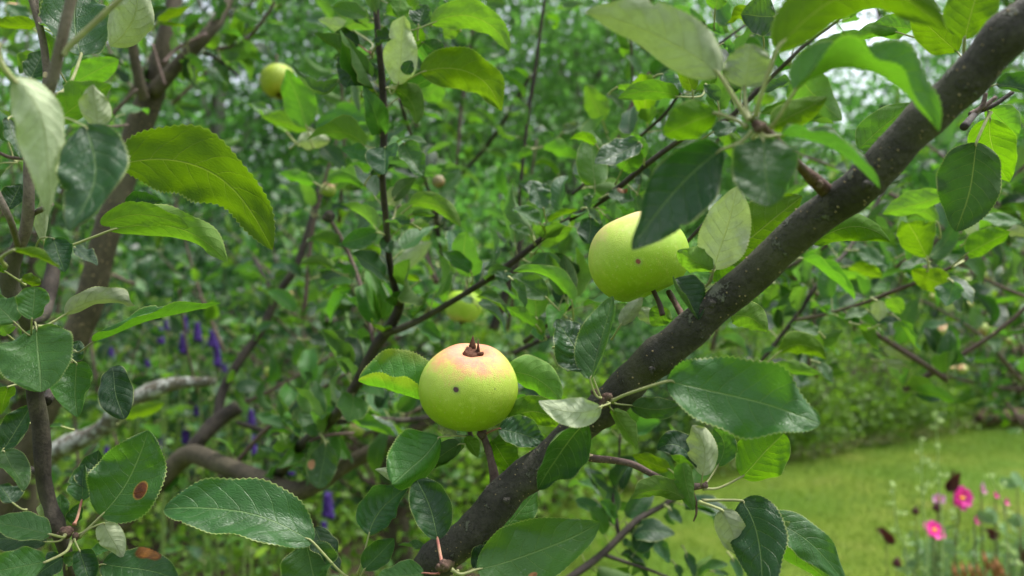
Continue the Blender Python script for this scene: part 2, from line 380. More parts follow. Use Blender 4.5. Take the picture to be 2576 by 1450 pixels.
LEAFN = [0]
def hero_leaf(root, cell, bx, by, tx, ty, w, Db, Dt, phi, fu=12, fd=None, m=None, pet=None, mat='m', wave=0.07, twist=None, curl=None,
              bend=0.0, serr=0.021, pucker=0.008, shape=(0.55, 0.80), label=None, nu=68, nv=6, petw=5.0, pm=None, nopet=False):
    """phi: 0 upper face to the viewer, 90 upper face skyward, 180 underside to the viewer"""
    LEAFN[0] += 1; rg = np.random.default_rng(LEAFN[0] * 7 + 3)
    if fd is None:
        fu = fu + abs(rg.normal(0, 7)); fd = fu + rg.normal(0, 9)
    if twist is None: twist = rg.normal(0, 22)
    if curl is None: curl = rg.uniform(-0.7, 1.25)
    if bend == 0.0: bend = rg.normal(0, .035)
    B = np.array(at(*q(cell, bx, by), Db)); T = np.array(at(*q(cell, tx, ty), Dt)); D = 0.5 * (Db + Dt)
    if 0 <= phi <= 40: phi += 10
    dx_, dy_ = (tx - bx) / 3.0, (ty - by) / 3.0; lean = 0.35 * dy_ * D / F      # blades lean so that the upper face looks skyward
    if Db == Dt or abs(Db - Dt) < .012:
        Dt = Dt - lean if phi < 75 else (Dt + lean if phi > 120 else Dt)
        T = np.array(at(*q(cell, tx, ty), Dt)); D = 0.5 * (Db + Dt)
    L = np.linalg.norm(T - B); W = w / 3.0 * D / F
    wave = wave * rg.uniform(.7, 1.8)
    view = norm(B * .5 + T * .5 - np.array(cam.location)); cd = -view
    ax = norm(T - B); cd = norm(cd - ax * np.dot(cd, ax))
    U = np.cross(ax, cd)
    if U[2] + 0.25 * -U[0] < 0: U = -U
    f = math.radians(phi)
    N0 = math.cos(f) * cd + math.sin(f) * U; S0 = math.cos(f) * U - math.sin(f) * cd
    if m is None: Mi = 0.5 * (B + T)
    else: Mi = np.array(at(*q(cell, *m), D))
    Mi = Mi + N0 * bend * L
    C = 2 * Mi - 0.5 * (B + T)
    uu = np.linspace(0, 1, nu + 1); uu = 0.5 * uu + 0.5 * (0.5 - 0.5 * np.cos(np.pi * uu))
    ctr = ((1 - uu) ** 2)[:, None] * B + (2 * uu * (1 - uu))[:, None] * C + (uu ** 2)[:, None] * T
    # gentle natural waviness of the midrib
    ctr = ctr + N0 * (np.sin(uu * 6.5 + rg.uniform(0, 6)) * 0.012 * L * np.sin(np.pi * uu))[:, None] + S0 * (np.sin(uu * 5 + rg.uniform(0, 6)) * 0.010 * L * np.sin(np.pi * uu))[:, None]
    tg = norm(np.gradient(ctr, axis=0))
    tw = np.radians(twist) * (uu - 0.3)
    hand = 1.0 if np.dot(np.cross(S0, N0), ax) > 0 else -1.0
    nr = np.cos(tw)[:, None] * N0 + np.sin(tw)[:, None] * S0
    nr = norm(nr - tg * np.sum(nr * tg, 1)[:, None])
    sd = norm(np.cross(nr, tg)); sg = np.sign(np.sum(sd * (np.cos(tw)[:, None] * S0 - np.sin(tw)[:, None] * N0), 1)).mean()
    sd = sd * (1 if sg > 0 else -1)
    co, qd, uv, idx = leaf_surface(ctr, nr, sd, W, fu, fd, curl, wave, serr, pucker, nv, shape, rg, uu, .05 if label else .25)
    # front of every face = the upper side (nr)
    a, b, c = co[qd[:, 0]], co[qd[:, 1]], co[qd[:, 2]]
    nf = np.cross(b - a, c - a)
    k = len(qd) // 2
    jm = (qd % (2 * nv + 1)).min(1); pick = (jm == nv) | (jm == nv - 1)
    if np.sum(nf[pick] * nr[(qd[pick, 0] // (2 * nv + 1))]) < 0: qd = qd[:, ::-1]
    me = mesh_np('leaf', co - B, qd, LM[mat], uv=uv)
    o = put('leaf', me, root, B)
    if label: o['label'] = label
    if not nopet:
        pp = ctr[0] - ctr[1]; pp = norm(pp)
        if pet is None:
            E = B + pp * L * 0.28 + np.array([0, 0.010, -0.004])
        else:
            E = np.array(at(*q(cell, pet[0], pet[1]), pet[2] if len(pet) > 2 else Db + 0.004))
        midp = 0.5 * (B + E) + pp * np.linalg.norm(E - B) * 0.12 + np.array([0, 0, -0.03 * L])
        pts = catmull([E, midp, B, ctr[6]], 5)
        pr = petw / 2 * D / F
        rad = np.interp(np.linspace(0, 1, len(pts)), [0, .12, .66, 1], [1.6 * pr, 1.0 * pr, 0.85 * pr, 0.45 * pr])
        co2, f2 = tube(pts - B, rad, 7)
        put('petiole', mesh_np('petiole', co2, f2, pm or M_PET), o, B)
    return o

def canon_leaf(seed, nu=13, nv=3, stalk=0.32, serr=0.012):
    """unit-length leaf along +Y, upper face +Z, stalk behind the origin; for repeats"""
    rg = np.random.default_rng(seed)
    uu = np.linspace(0, 1, nu + 1); uu = 0.5 * uu + 0.5 * (0.5 - 0.5 * np.cos(np.pi * uu))
    bend = rg.uniform(-0.08, 0.28); lat = rg.uniform(-0.06, 0.06)
    ctr = np.stack([lat * np.sin(np.pi * uu), uu, bend * 4 * uu * (1 - uu) * (1 - 0.3 * uu) - 0.10 * rg.uniform(0, 1) * uu ** 3], 1)
    tg = norm(np.gradient(ctr, axis=0)); tw = rg.uniform(-0.7, 0.7) * (uu - .3)
    nr = np.stack([np.sin(tw), 0 * tw, np.cos(tw)], 1); nr = norm(nr - tg * np.sum(nr * tg, 1)[:, None])
    sd = norm(np.cross(tg, nr))
    fu = rg.uniform(2, 58); fd = fu + rg.uniform(-18, 18)
    co, qd, uv, idx = leaf_surface(ctr, nr, sd, rg.uniform(0.5, 0.66), fu, fd, rg.uniform(-0.7, 1.2), rg.uniform(0.04, 0.13), serr, 0.03, nv, (rg.uniform(.48, .62), rg.uniform(.7, .95)), rg, uu)
    a, b, c = co[qd[:, 0]], co[qd[:, 1]], co[qd[:, 2]]
    if np.cross(b - a, c - a)[:, 2].sum() < 0: qd = qd[:, ::-1]
    pts = np.array([[0, -stalk, -0.06], [0, -stalk * .5, -0.015], [0, 0, 0], [0, .15, ctr[2][2] * .5]])
    c2, f2 = tube(pts, [0.016, 0.011, 0.011, 0.005], 4, cap=False)
    uv2 = np.tile([[0.0, 0.5]], (len(c2), 1))
    return co, qd, uv, c2, f2[0], uv2
def canon_mesh(seed, mat, **kw):
    co, qd, uv, c2, f2, uv2 = canon_leaf(seed, **kw)
    return mesh_np('leaf', np.vstack([co, c2]), [np.vstack([qd, f2 + len(co)])], [mat, M_PET], uv=np.vstack([uv, uv2]),
                   mi=np.r_[np.zeros(len(qd)), np.ones(len(f2))])
def frame_from(dirv, upv):
    y = norm(np.asarray(dirv, float)); z = np.asarray(upv, float); z = norm(z - y * np.dot(z, y)); x = np.cross(y, z)
    return np.stack([x, y, z], 1)
def joined_leaves(name, mats4, seedbase, mat, rg, nvar=14, nu=10, nv=3):
    """many leaves as one mesh: mats4 list of (origin, 3x3 with scale)"""
    var = [canon_leaf(seedbase + i, nu=nu, nv=nv, serr=0.0) for i in range(nvar)]
    cos, qs, uvs, rs, mi, off = [], [], [], [], [], 0
    for (o, R) in mats4:
        co, qd, uv, c2, f2, uv2 = var[rg.integers(nvar)]
        al = np.vstack([co, c2]); cos.append(al @ R.T + o); qs.append(np.vstack([qd, f2 + len(co)]) + off); uvs += [uv, uv2]
        rs.append(np.full(len(al), rg.random())); mi.append(np.r_[np.zeros(len(qd)), np.ones(len(f2))]); off += len(al)
    return mesh_np(name, np.vstack(cos), np.vstack(qs), [mat, M_PET], uv=np.vstack(uvs), rnd=np.concatenate(rs), mi=np.concatenate(mi))
def rosette(rg, P, twigdir, size, n):
    """leaf frames spreading from a spur; leaves lean to the light"""
    out = []; a0 = rg.uniform(0, 6.28); tw = norm(np.asarray(twigdir, float))
    e1 = norm(np.cross(tw, [0.2, 0.3, 0.9])); e2 = np.cross(tw, e1)
    for i in range(n):
        a = a0 + i * 2.4 + rg.normal(0, .3)
        d = e1 * math.cos(a) + e2 * math.sin(a) + tw * rg.uniform(0.0, 0.9) + np.array([0, 0, rg.uniform(-.25, .35)])
        d = norm(d); up = norm(np.array([0, -0.35, 0.8]) + rg.normal(0, .55, 3))
        if abs(np.dot(up, d)) > .9: up = norm(up + rg.normal(0, .6, 3))
        s = size * rg.uniform(.6, 1.15); R = frame_from(d, up)
        out.append((np.asarray(P) + d * s * 0.32, R * s))
    return out
# ------------------------------------------------------------------ ground
def ground_material():
    t = NT('lawn_ground'); g = t.n('ShaderNodeNewGeometry'); P = g.outputs['Position']
    n1 = t.noise(P, 0.9, 4); n2 = t.noise(P, 9, 4); n3 = t.noise(P, 90, 3)
    c = t.mix(t.step(n1, 0.35, 0.65), (0.068, 0.135, 0.010), (0.115, 0.165, 0.016))
    c = t.mix(t.math('MULTIPLY', t.step(n1, 0.55, 0.72), 0.6), c, (0.24, 0.22, 0.07))
    c = t.mix(t.math('MULTIPLY', t.step(n3, 0.5, 0.75), 0.5), c, (0.045, 0.07, 0.012))
    return t.done(t.pbr(c, 0.9, 0.15, t.bump(n3, 0.03, 0.8)))
def soil_material():
    t = NT('bed_soil'); g = t.n('ShaderNodeNewGeometry'); P = g.outputs['Position']
    n2 = t.noise(P, 14, 5, .65); n3 = t.noise(P, 80, 3)
    c = t.mix(t.step(n2, 0.35, 0.65), (0.030, 0.024, 0.014), (0.075, 0.060, 0.034))
    return t.done(t.pbr(c, 0.95, 0.1, t.bump(t.math('ADD', n2, n3), 0.03, 1)))
gs = 160; gn = 64
gx = np.sign(np.linspace(-1, 1, gn + 1)) * np.abs(np.linspace(-1, 1, gn + 1)) ** 2.2 * gs
X, Y = np.meshgrid(gx, gx + 5, indexing='ij')
Z = 0.02 * np.sin(X * 1.1) * np.sin(Y * .9)
idx = np.arange((gn + 1) ** 2).reshape(gn + 1, gn + 1)
qd = np.stack([idx[:-1, :-1], idx[1:, :-1], idx[1:, 1:], idx[:-1, 1:]], -1).reshape(-1, 4)
tag(put('lawn', mesh_np('lawn', np.stack([X, Y, Z], -1).reshape(-1, 3), qd, ground_material())), kind='structure')
# the lawn's far edge runs from (0.46, 5.4) to (5.6, 8.8); beyond it and to the left lies planted soil
def edge_y(x): return 5.4 + (x - 0.46) * 0.66 if x > 0.3 else 5.3 - (0.3 - x) * 6.0
bed = []
for x in np.linspace(-9, 16, 90):
    bed.append((x, max(1.9, edge_y(x)) + (.45 if x > .3 else .1) + 0.12 * math.sin(x * 5.1) + 0.06 * math.sin(x * 13)))
co = np.array([(x, y, 0.03) for x, y in bed] + [(x, 40, 0.03) for x, y in bed]); nb_ = len(bed); k = np.arange(nb_ - 1)
tag(put('garden_bed', mesh_np('garden_bed', co, np.stack([k, k + 1, k + 1 + nb_, k + nb_], -1), soil_material(), smooth=False)), kind='structure')

M_GRASS = foliage_material('grass_blade', (0.068, 0.140, 0.008), (0.132, 0.175, 0.018), (0.13, 0.245, 0.012), tf=0.35, rough=0.6)
rg = np.random.default_rng(5)
def blades(n, xs, ys, h0, h1, w, keep, base=0.0):
    x = rg.uniform(*xs, n); y = rg.uniform(*ys, n); ok = np.array([keep(a, b) for a, b in zip(x, y)]); x, y = x[ok], y[ok]; n = len(x)
    h = rg.uniform(h0, h1, n); a = rg.uniform(0, 6.28, n); lean = rg.normal(0, .5, (n, 2)) * h[:, None]
    dx, dy = np.cos(a) * w, np.sin(a) * w; z = np.full(n, base)
    co = np.stack([np.stack([x - dx, y - dy, z], -1), np.stack([x + dx, y + dy, z], -1), np.stack([x + lean[:, 0], y + lean[:, 1], z + h], -1)], 1)
    # colour drifts in patches: dry grass, with soft shading put into the colour
    patch = 0.40 + 0.16 * np.sin(x * 1.7 + 1.6 * np.sin(y * 1.9)) * np.sin(y * 2.6 + x) + 0.16 * np.sin(y * 5.1 + 1.3 * np.sin(x * 2.2))
    r = np.clip(0.75 * patch + 0.25 * rg.random(n), 0, .999)
    return co.reshape(-1, 3), np.arange(3 * n).reshape(-1, 3), np.repeat(r, 3)
co, tr, rr = blades(190000, (0.0, 7.5), (2.0, 9.5), 0.010, 0.032, 0.003, lambda x, y: y < max(1.9, edge_y(x)) + .4 + .12 * math.sin(x * 9) and x < 0.72 * y + .3)
tag(put('grass', mesh_np('grass', co, tr, M_GRASS, smooth=False, rnd=rr)), 'short mown grass of the lawn, patchy with dry straw and shading put into its colour', 'grass', kind='stuff')

# ------------------------------------------------------------------ far foliage
def leaf_cloud(cent, n, size, rg, aspect=0.55, droop=0.2):
    """diamond leaves, slightly folded, at cent (n,3)"""
    d = norm(rg.normal(0, 1, (n, 3)) + np.array([0, 0, -droop])); up = norm(rg.normal(0, .8, (n, 3)) + np.array([0, 0, .8]))
    sdv = norm(np.cross(d, up)); nn = np.cross(sdv, d); s = (size * rg.uniform(.6, 1.3, n))[:, None]
    a = cent; b = cent + d * s * .45 + sdv * s * aspect * .5 + nn * s * .08; c = cent + d * s; e = cent + d * s * .45 - sdv * s * aspect * .5 + nn * s * .08
    co = np.stack([a, b, c, e], 1).reshape(-1, 3); k = np.arange(n)[:, None] * 4
    return co, np.concatenate([k + [0, 1, 2], k + [0, 2, 3]], 0)
def crown_points(rg, center, rad, nclump, per, spread, hollow=0.35, low=-1.0):
    u = norm(rg.normal(0, 1, (nclump, 3))); r = rg.uniform(hollow, 1, nclump) ** 0.6
    c = u * r[:, None]; c = c[c[:, 2] > low]; c = c * np.asarray(rad) * (1 + rg.normal(0, .10, (len(c), 1))) + np.asarray(center)
    cnt = rg.integers(int(per * .5), int(per * 1.5), len(c)); sp = spread * rg.uniform(.6, 1.4, len(c))
    pts = np.repeat(c, cnt, 0) + rg.normal(0, 1, (cnt.sum(), 3)) * np.repeat(sp, cnt)[:, None] * np.array([1, 1, .75])
    return c, pts, np.repeat(rg.random(len(c)), cnt)
M_FARBARK = bark_material('bark_far', (0.16, 0.15, 0.13), (0.27, 0.26, 0.23), scale=8, bumpd=0.01)
M_DARKBARK = bark_material('bark_dark_far', (0.06, 0.05, 0.04), (0.11, 0.09, 0.07), scale=12, bumpd=0.01)  # darker brown bark for far trunks and shrub stems
FOL = {
 'lime': foliage_material('foliage_light', (0.060, 0.170, 0.038), (0.12, 0.255, 0.058), (0.17, 0.42, 0.065), tf=0.48),
 'mid': foliage_material('foliage_mid', (0.038, 0.135, 0.028), (0.085, 0.21, 0.042), (0.13, 0.37, 0.045), tf=0.46),
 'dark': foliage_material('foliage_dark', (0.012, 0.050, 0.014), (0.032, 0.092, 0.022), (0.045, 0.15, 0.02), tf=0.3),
 'olive': foliage_material('foliage_olive', (0.05, 0.125, 0.014), (0.11, 0.19, 0.018), (0.17, 0.34, 0.02), tf=0.42),
}
def far_tree(name, label, x, y, h, rad, cz, fol, n, leaf_, bark, seed, group, lean=0.0, trunk=0.10, low=-1.0):
    rg = np.random.default_rng(seed); n = int(n * 1.45); leaf = leaf_ * 1.1
    root = tag(empty(name, (x, y, 0)), label, 'tree', group)
    C = np.array([x, y, cz]); rr = np.array([rad, rad * .9, h - cz])
    cl, pts, cr = crown_points(rg, C, rr, n // 22, 22, rad * .13, low=low)
    co, tr = leaf_cloud(pts, len(pts), leaf, rg)
    put('crown', mesh_np('crown', co - np.array([x, y, 0]), tr, FOL[fol], rnd=np.repeat(np.clip(cr * .6 + rg.random(len(pts)) * .4, 0, .999), 4)), root, (x, y, 0))
    parts = []
    tp = catmull([(x - lean, y, -0.05), (x - lean * .4, y, h * .3), (x + .05, y + .1, h * .6), (x, y, h * .93)], 6)
    parts.append(tube(tp, np.interp(np.linspace(0, 1, len(tp)), [0, .1, 1], [trunk * 1.35, trunk, trunk * .15]), 9, .05, seed))
    for i in rg.choice(len(cl), min(14, len(cl)), replace=False):
        b = tp[rg.integers(5, len(tp) - 3)]; e_ = cl[i]
        if e_[2] < b[2] - .3: continue
        p = catmull([b, (b + e_) / 2 + [0, 0, .12 * rad], e_], 4)
        parts.append(tube(p, np.linspace(trunk * .35, trunk * .06, len(p)), 6, .05, seed + i))
    co, f = merge(parts)
    put('trunk', mesh_np('trunk', co - np.array([x, y, 0]), f, bark), root, (x, y, 0))
    return root
G1 = 'tall trees behind the garden'
far_tree('tall_tree', 'dark leafy tall tree at the far left edge of the garden', -8.2, 11.5, 9.0, 2.6, 4.8, 'mid', 9000, .11, M_DARKBARK, 101, G1)
far_tree('tall_tree', 'tall tree with pale straight trunk behind the forked brown apple stem', -4.0, 11.0, 9.5, 2.3, 5.6, 'mid', 8000, .10, M_FARBARK, 102, G1, .1, .09)
far_tree('tall_tree', 'mid-green tall tree behind the yellowish apple at upper left', -2.6, 13.0, 8.8, 2.5, 4.6, 'dark', 8000, .11, M_DARKBARK, 103, G1)
far_tree('tall_tree', 'light green tall tree behind the upright dark twig of curled leaves', -0.9, 10.4, 7.8, 2.1, 4.2, 'lime', 9000, .10, M_FARBARK, 104, G1, -.1, .08)
far_tree('tall_tree', 'bright lime-green tall tree seen through the thin V-shaped twigs', 0.9, 11.5, 8.6, 2.3, 4.4, 'lime', 10000, .10, M_FARBARK, 105, G1, .1, .09)
far_tree('tall_tree', 'dark-leaved tall tree between the two lime-green trees, farthest back', 0.1, 15.5, 10.5, 3.0, 5.4, 'dark', 9000, .13, M_DARKBARK, 106, G1)
far_tree('tall_tree', 'light green tall tree behind the large half-hidden apple', 2.6, 12.0, 8.0, 2.2, 4.2, 'lime', 9000, .10, M_DARKBARK, 107, G1)
far_tree('tall_tree', 'lower round tree under the white sky gap at upper right', 4.7, 11.8, 4.6, 2.1, 2.7, 'mid', 9000, .10, M_DARKBARK, 108, G1)
far_tree('tall_tree', 'leafy tall tree at the right edge behind the thick diagonal limb', 7.9, 11.0, 8.5, 2.6, 4.4, 'mid', 10000, .11, M_DARKBARK, 109, G1)
far_tree('tall_tree', 'dark tall tree behind the left brown apple stem, farthest back', -6.0, 16.0, 11.0, 3.2, 5.5, 'dark', 9000, .13, M_DARKBARK, 110, G1)
far_tree('tall_tree', 'dark tall tree behind the pale leaf at upper centre right, farthest back', 3.2, 17.0, 8.0, 2.8, 4.0, 'dark', 9000, .13, M_DARKBARK, 111, G1)
far_tree('tall_tree', 'dark tall tree behind the small ripening apples at right, farthest back', 10.6, 16.0, 10.0, 3.2, 5.0, 'dark', 8000, .13, M_DARKBARK, 112, G1)
far_tree('tall_tree', 'dark tall tree behind the twig of curled leaves, farthest back', -3.0, 18.0, 11.5, 3.2, 6.0, 'mid', 8000, .14, M_DARKBARK, 113, G1)

def shrub(name, label, x, y, w, h, fol, n, leaf, seed, group=None, cat='shrub', dy=None, extra=None):
    rg = np.random.default_rng(seed); root = tag(empty(name, (x, y, 0)), label, cat, group)
    cl, pts, cr = crown_points(rg, (x, y, h * .55), (w, dy or w * .8, h * .5), n // 16, 16, w * .12, low=-.95)
    pts = pts[pts[:, 2] > .03]
    co, tr = leaf_cloud(pts, len(pts), leaf, rg, .6)
    put('crown', mesh_np('crown', co - np.array([x, y, 0]), tr, FOL[fol], rnd=np.repeat(rg.random(len(pts)), 4)), root, (x, y, 0))
    parts = []
    for i in rg.choice(len(cl), min(16, len(cl)), replace=False):
        b = np.array([x + rg.normal(0, w * .15), y + rg.normal(0, w * .12), -0.02]); p = catmull([b, (b + cl[i]) / 2 + rg.normal(0, .05, 3), cl[i]], 4)
        parts.append(tube(p, np.linspace(.016, .005, len(p)), 6, .05, seed + i))
    co, f = merge(parts); put('stem', mesh_np('stem', co - np.array([x, y, 0]), f, M_DARKBARK), root, (x, y, 0))
    return root
# a wood far beyond the garden, one mass
rg = np.random.default_rng(300); tp_ = []
for i in range(46):
    x = -26 + i * 1.16 + rg.normal(0, .4); y = rg.uniform(22, 30); h = rg.uniform(6.5, 9.5) * (.62 if 7.5 < x < 11.5 else 1)
    _, p, _ = crown_points(rg, (x, y, h * .5), (1.9, 1.6, h * .52), 60, 14, .42); tp_.append(p)
tp_ = np.vstack(tp_); tp_ = tp_[tp_[:, 2] > .1]; co, tr = leaf_cloud(tp_, len(tp_), .34, rg, .7)
tag(put('forest', mesh_np('forest', co, tr, FOL['mid'], rnd=np.repeat(rg.random(len(tp_)), 4))), 'dim green wood closing the view far behind the garden trees', 'wood', kind='stuff')
G2 = 'shrubs along the far lawn edge'
shrub('shrub', 'dark green shrub at the lawn edge below the apple-bearing twigs, leftmost of the row', 1.0, 6.5, .75, 1.15, 'dark', 3800, .055, 201, G2)
shrub('shrub', 'yellow-green shrub at the lawn edge with dark hollow at its foot', 2.2, 7.2, .85, 1.25, 'olive', 4600, .05, 202, G2)
shrub('shrub', 'olive-green shrub at the lawn edge behind the pale flower spikes', 3.45, 8.0, .9, 1.30, 'olive', 4600, .05, 203, G2)
shrub('shrub', 'dark green shrub behind the brown log, rightmost at the lawn edge', 5.4, 9.6, 1.2, 1.7, 'dark', 4600, .06, 204, G2)
shrub('shrub', 'mid-green shrub rising above the olive shrubs behind the lawn', 2.9, 9.4, 1.3, 2.1, 'mid', 5200, .06, 205, G2)
shrub('shrub', 'tall mid-green shrub behind the crossing dark twigs at centre', -0.6, 6.8, 1.3, 2.5, 'mid', 5200, .07, 206, 'shrubs behind the apple tree')
shrub('shrub', 'tall dark shrub behind the left brown apple stem', -3.0, 6.6, 1.5, 2.7, 'dark', 5600, .075, 207, 'shrubs behind the apple tree')
shrub('shrub', 'light green shrub between the centre shrub and the lawn shrubs', 1.0, 8.6, 1.2, 2.3, 'lime', 5000, .06, 208, 'shrubs behind the apple tree')
shrub('shrub', 'dark shrub at the far left behind the young grey shoots', -5.2, 7.6, 1.6, 2.9, 'dark', 5200, .08, 209, 'shrubs behind the apple tree')

shrub('shrub', 'added dark shrub deepening the gaps behind the rising dark branch left of centre', -1.35, 4.7, .95, 2.0, 'dark', 5200, .065, 210, 'shrubs behind the apple tree')  # dark shrub added to deepen the gaps between the near leaves
shrub('shrub', 'low yellow-green shrub close behind the pink-topped apple', -.15, 5.2, .8, 1.25, 'olive', 4200, .055, 211, 'shrubs behind the apple tree')
# undergrowth of the bed: leafy herbs nobody could count
M_HERB = foliage_material('undergrowth_leaf', (0.040, 0.125, 0.016), (0.17, 0.29, 0.018), (0.17, 0.36, 0.02), tf=0.4)
rg = np.random.default_rng(31)
cen = []
for i in range(900):
    x = rg.uniform(-4.2, 0.55); y = rg.uniform(2.3, 7.0)
    if x > 0.05 and y < 4.2: continue
    hh = rg.uniform(.25, .95) * (1.0 if y > 2.8 else .7)
    k = rg.integers(18, 34); z = hh * rg.uniform(.15, 1, k) ** .7
    cen.append(np.c_[x + rg.normal(0, .07, k) * (0.6 + z), y + rg.normal(0, .07, k) * (0.6 + z), z])
cen = np.vstack(cen); co, tr = leaf_cloud(cen, len(cen), .05, rg, .6)
pr = np.clip(.5 + .32 * np.sin(cen[:, 0] * 3.1 + 2 * np.sin(cen[:, 1] * 1.3)) + .18 * rg.normal(0, 1, len(cen)), 0, .999)
tag(put('undergrowth', mesh_np('undergrowth', co, tr, M_HERB, rnd=np.repeat(pr, 4))), 'leafy yellow-green undergrowth filling the bed below the apple branches', 'undergrowth', kind='stuff')
# low weeds and litter along the lawn's far edge, thicker growth behind it
def strip(n, off, sd_, h, leaf, asp, mat, nm, lb):
    cen = []
    for i in range(n):
        x = rg.uniform(.35, 7.0); y = edge_y(max(x, .31)) + abs(rg.normal(off, sd_)); hh = h * rg.uniform(.4, 1); k = rg.integers(10, 22)
        cen.append(np.c_[x + rg.normal(0, .06, k), y + rg.normal(0, .06, k), hh * rg.uniform(.05, 1, k) + .04])
    cen = np.vstack(cen); co, tr = leaf_cloud(cen, len(cen), leaf, rg, asp)
    tag(put(nm, mesh_np(nm, co, tr, mat, rnd=np.repeat(rg.random(len(cen)), 4))), lb, 'weeds', kind='stuff')
strip(240, .05, .08, .10, .04, .35, foliage_material('dry_edge_litter', (0.17, 0.15, 0.06), (0.09, 0.15, 0.03), (0.2, 0.24, 0.05), tf=.3), 'edge_weeds', 'dry straw-coloured weeds along the far edge of the lawn')
strip(1000, .40, .28, .55, .05, .55, FOL['olive'], 'bank_growth', 'low olive-green growth at the foot of the shrubs behind the lawn')
strip(260, .75, .3, .5, .055, .6, FOL['dark'], 'dark_shade_strip', 'dark low leaves standing in for the shade under the lawn-edge shrubs')  # dark leaf colour put in for the shaded hollows at the shrubs' feet

# brown log at the lawn's far right edge
lp = at(2515, 1058, 8.3); lp.z = 0.20
pts = catmull([(lp.x - .27, lp.y - .05, .10), (lp.x - .08, lp.y, .13), (lp.x + .2, lp.y + .08, .12), (lp.x + .42, lp.y + .14, .10)], 10)
co, f = tube(pts, np.interp(np.linspace(0, 1, len(pts)), [0, .03, .5, .97, 1], [.04, .065, .085, .075, .05]), 18, .16, 8)
LOG = tag(empty('log', (lp.x, lp.y, 0)), 'short brown log lying at the far right edge of the lawn', 'log')
put('bark', mesh_np('bark', co - np.array([lp.x, lp.y, 0]), f, bark_material('bark_log', (0.07, 0.04, 0.022), (0.17, 0.105, 0.06), scale=14, bumpd=.04)), LOG, (lp.x, lp.y, 0))
# ------------------------------------------------------------------ the apple tree: limbs
TB = at(-300, 2000, 1.15); TB.z = 0.0
TREE = tag(empty('apple_tree', TB), 'large apple tree whose speckled limb and leafy twigs cross the whole view', 'tree')
BRN = [0]
SEGS = []          # (world points, radius) kept so that leaves can grow on them
def br(pts, mat=None, sides=12, bump=0.05, name='branch', n=6, keep=True, root=None, knots=0, lent=0, lsize=.0006):
    BRN[0] += 1
    P = np.array([list(at(x, y, D)) + [w / 2 * D / F] for x, y, D, w in pts])
    S = catmull(P, n); S[:, 3] = np.maximum(S[:, 3], 0.0004)
    if knots:                                   # swellings, scars and slight kinks of an old limb
        rk = np.random.default_rng(4); i_ = np.arange(len(S)); S[:, 3] *= 1 + .03 * np.sin(i_ * .37) + .025 * np.sin(i_ * .83 + 1)
        for k_ in rk.choice(np.arange(45, len(S) - 6), 11, replace=False): S[:, 3] *= 1 + rk.uniform(.04, .12) * np.exp(-((i_ - k_) / rk.uniform(.8, 2.2)) ** 2)
        S[:, :3] += np.stack([np.sin(i_ * .29) * .0011, np.sin(i_ * .21 + 2) * .001, np.sin(i_ * .33 + 1) * .0013], 1)
    co, f = tube(S[:, :3], S[:, 3], sides, bump, BRN[0])
    o_ = S[0, :3]
    o = put(name, mesh_np(name, co - o_, f, mat or M_BARK_D), root or TREE, o_)
    if lent:
        rg_ = np.random.default_rng(BRN[0] + 50); parts = []; th = np.linspace(0, 2 * np.pi, 7)[:-1]
        for _ in range(lent):
            i = rg_.integers(2, len(S) - 3); f_ = rg_.random(); c = S[i, :3] * (1 - f_) + S[i + 1, :3] * f_; tg = norm(S[i + 1, :3] - S[i, :3])
            nv = norm(np.cross(tg, rg_.normal(0, 1, 3))); 
            if nv[1] > .35: nv = -nv
            b2 = np.cross(tg, nv); c = c + nv * S[i, 3] * 1.0; r1 = lsize * rg_.uniform(.5, 1.25); r2 = r1 * rg_.uniform(.6, 1.0)
            ring = c + np.outer(np.cos(th) * r1, b2) + np.outer(np.sin(th) * r2, tg) - nv * lsize * .8
            ring2 = c + np.outer(np.cos(th) * r1 * .7, b2) + np.outer(np.sin(th) * r2 * .7, tg) + nv * lsize * .45
            co_ = np.vstack([ring, ring2, c + nv * lsize * .6]); k = np.arange(6)
            parts.append((co_, [np.stack([k, (k + 1) % 6, (k + 1) % 6 + 6, k + 6], -1), np.stack([k + 6, (k + 1) % 6 + 6, np.full(6, 12)], -1)]))
        co_, f_ = merge(parts); tag(put('lenticels', mesh_np('lenticels', co_ - o_, f_, M_LENT), o, o_), kind='stuff')
    if keep: SEGS.append(S)
    return o
def knob(x, y, D, w, mat=None, n=1, name='spur'):
    """a stubby ringed fruit spur"""
    BRN[0] += 1; rg = np.random.default_rng(BRN[0])
    c = np.array(at(x, y, D)); r = w / 2 * D / F
    parts = []
    for i in range(n + 3):
        d = norm(rg.normal(0, 1, 3) + np.array([0, -.5, .3])); e_ = c + d * r * rg.uniform(.5, 1.0)
        p = np.linspace(c - d * r * .3, e_, 5); parts.append(tube(p, r * np.array([.55, .62, .5, .58, .3]) * rg.uniform(.6, 1), 8, .12, BRN[0] + i))
    co, f = merge(parts); put(name, mesh_np(name, co - c, f, mat or M_SPUR), TREE, c)

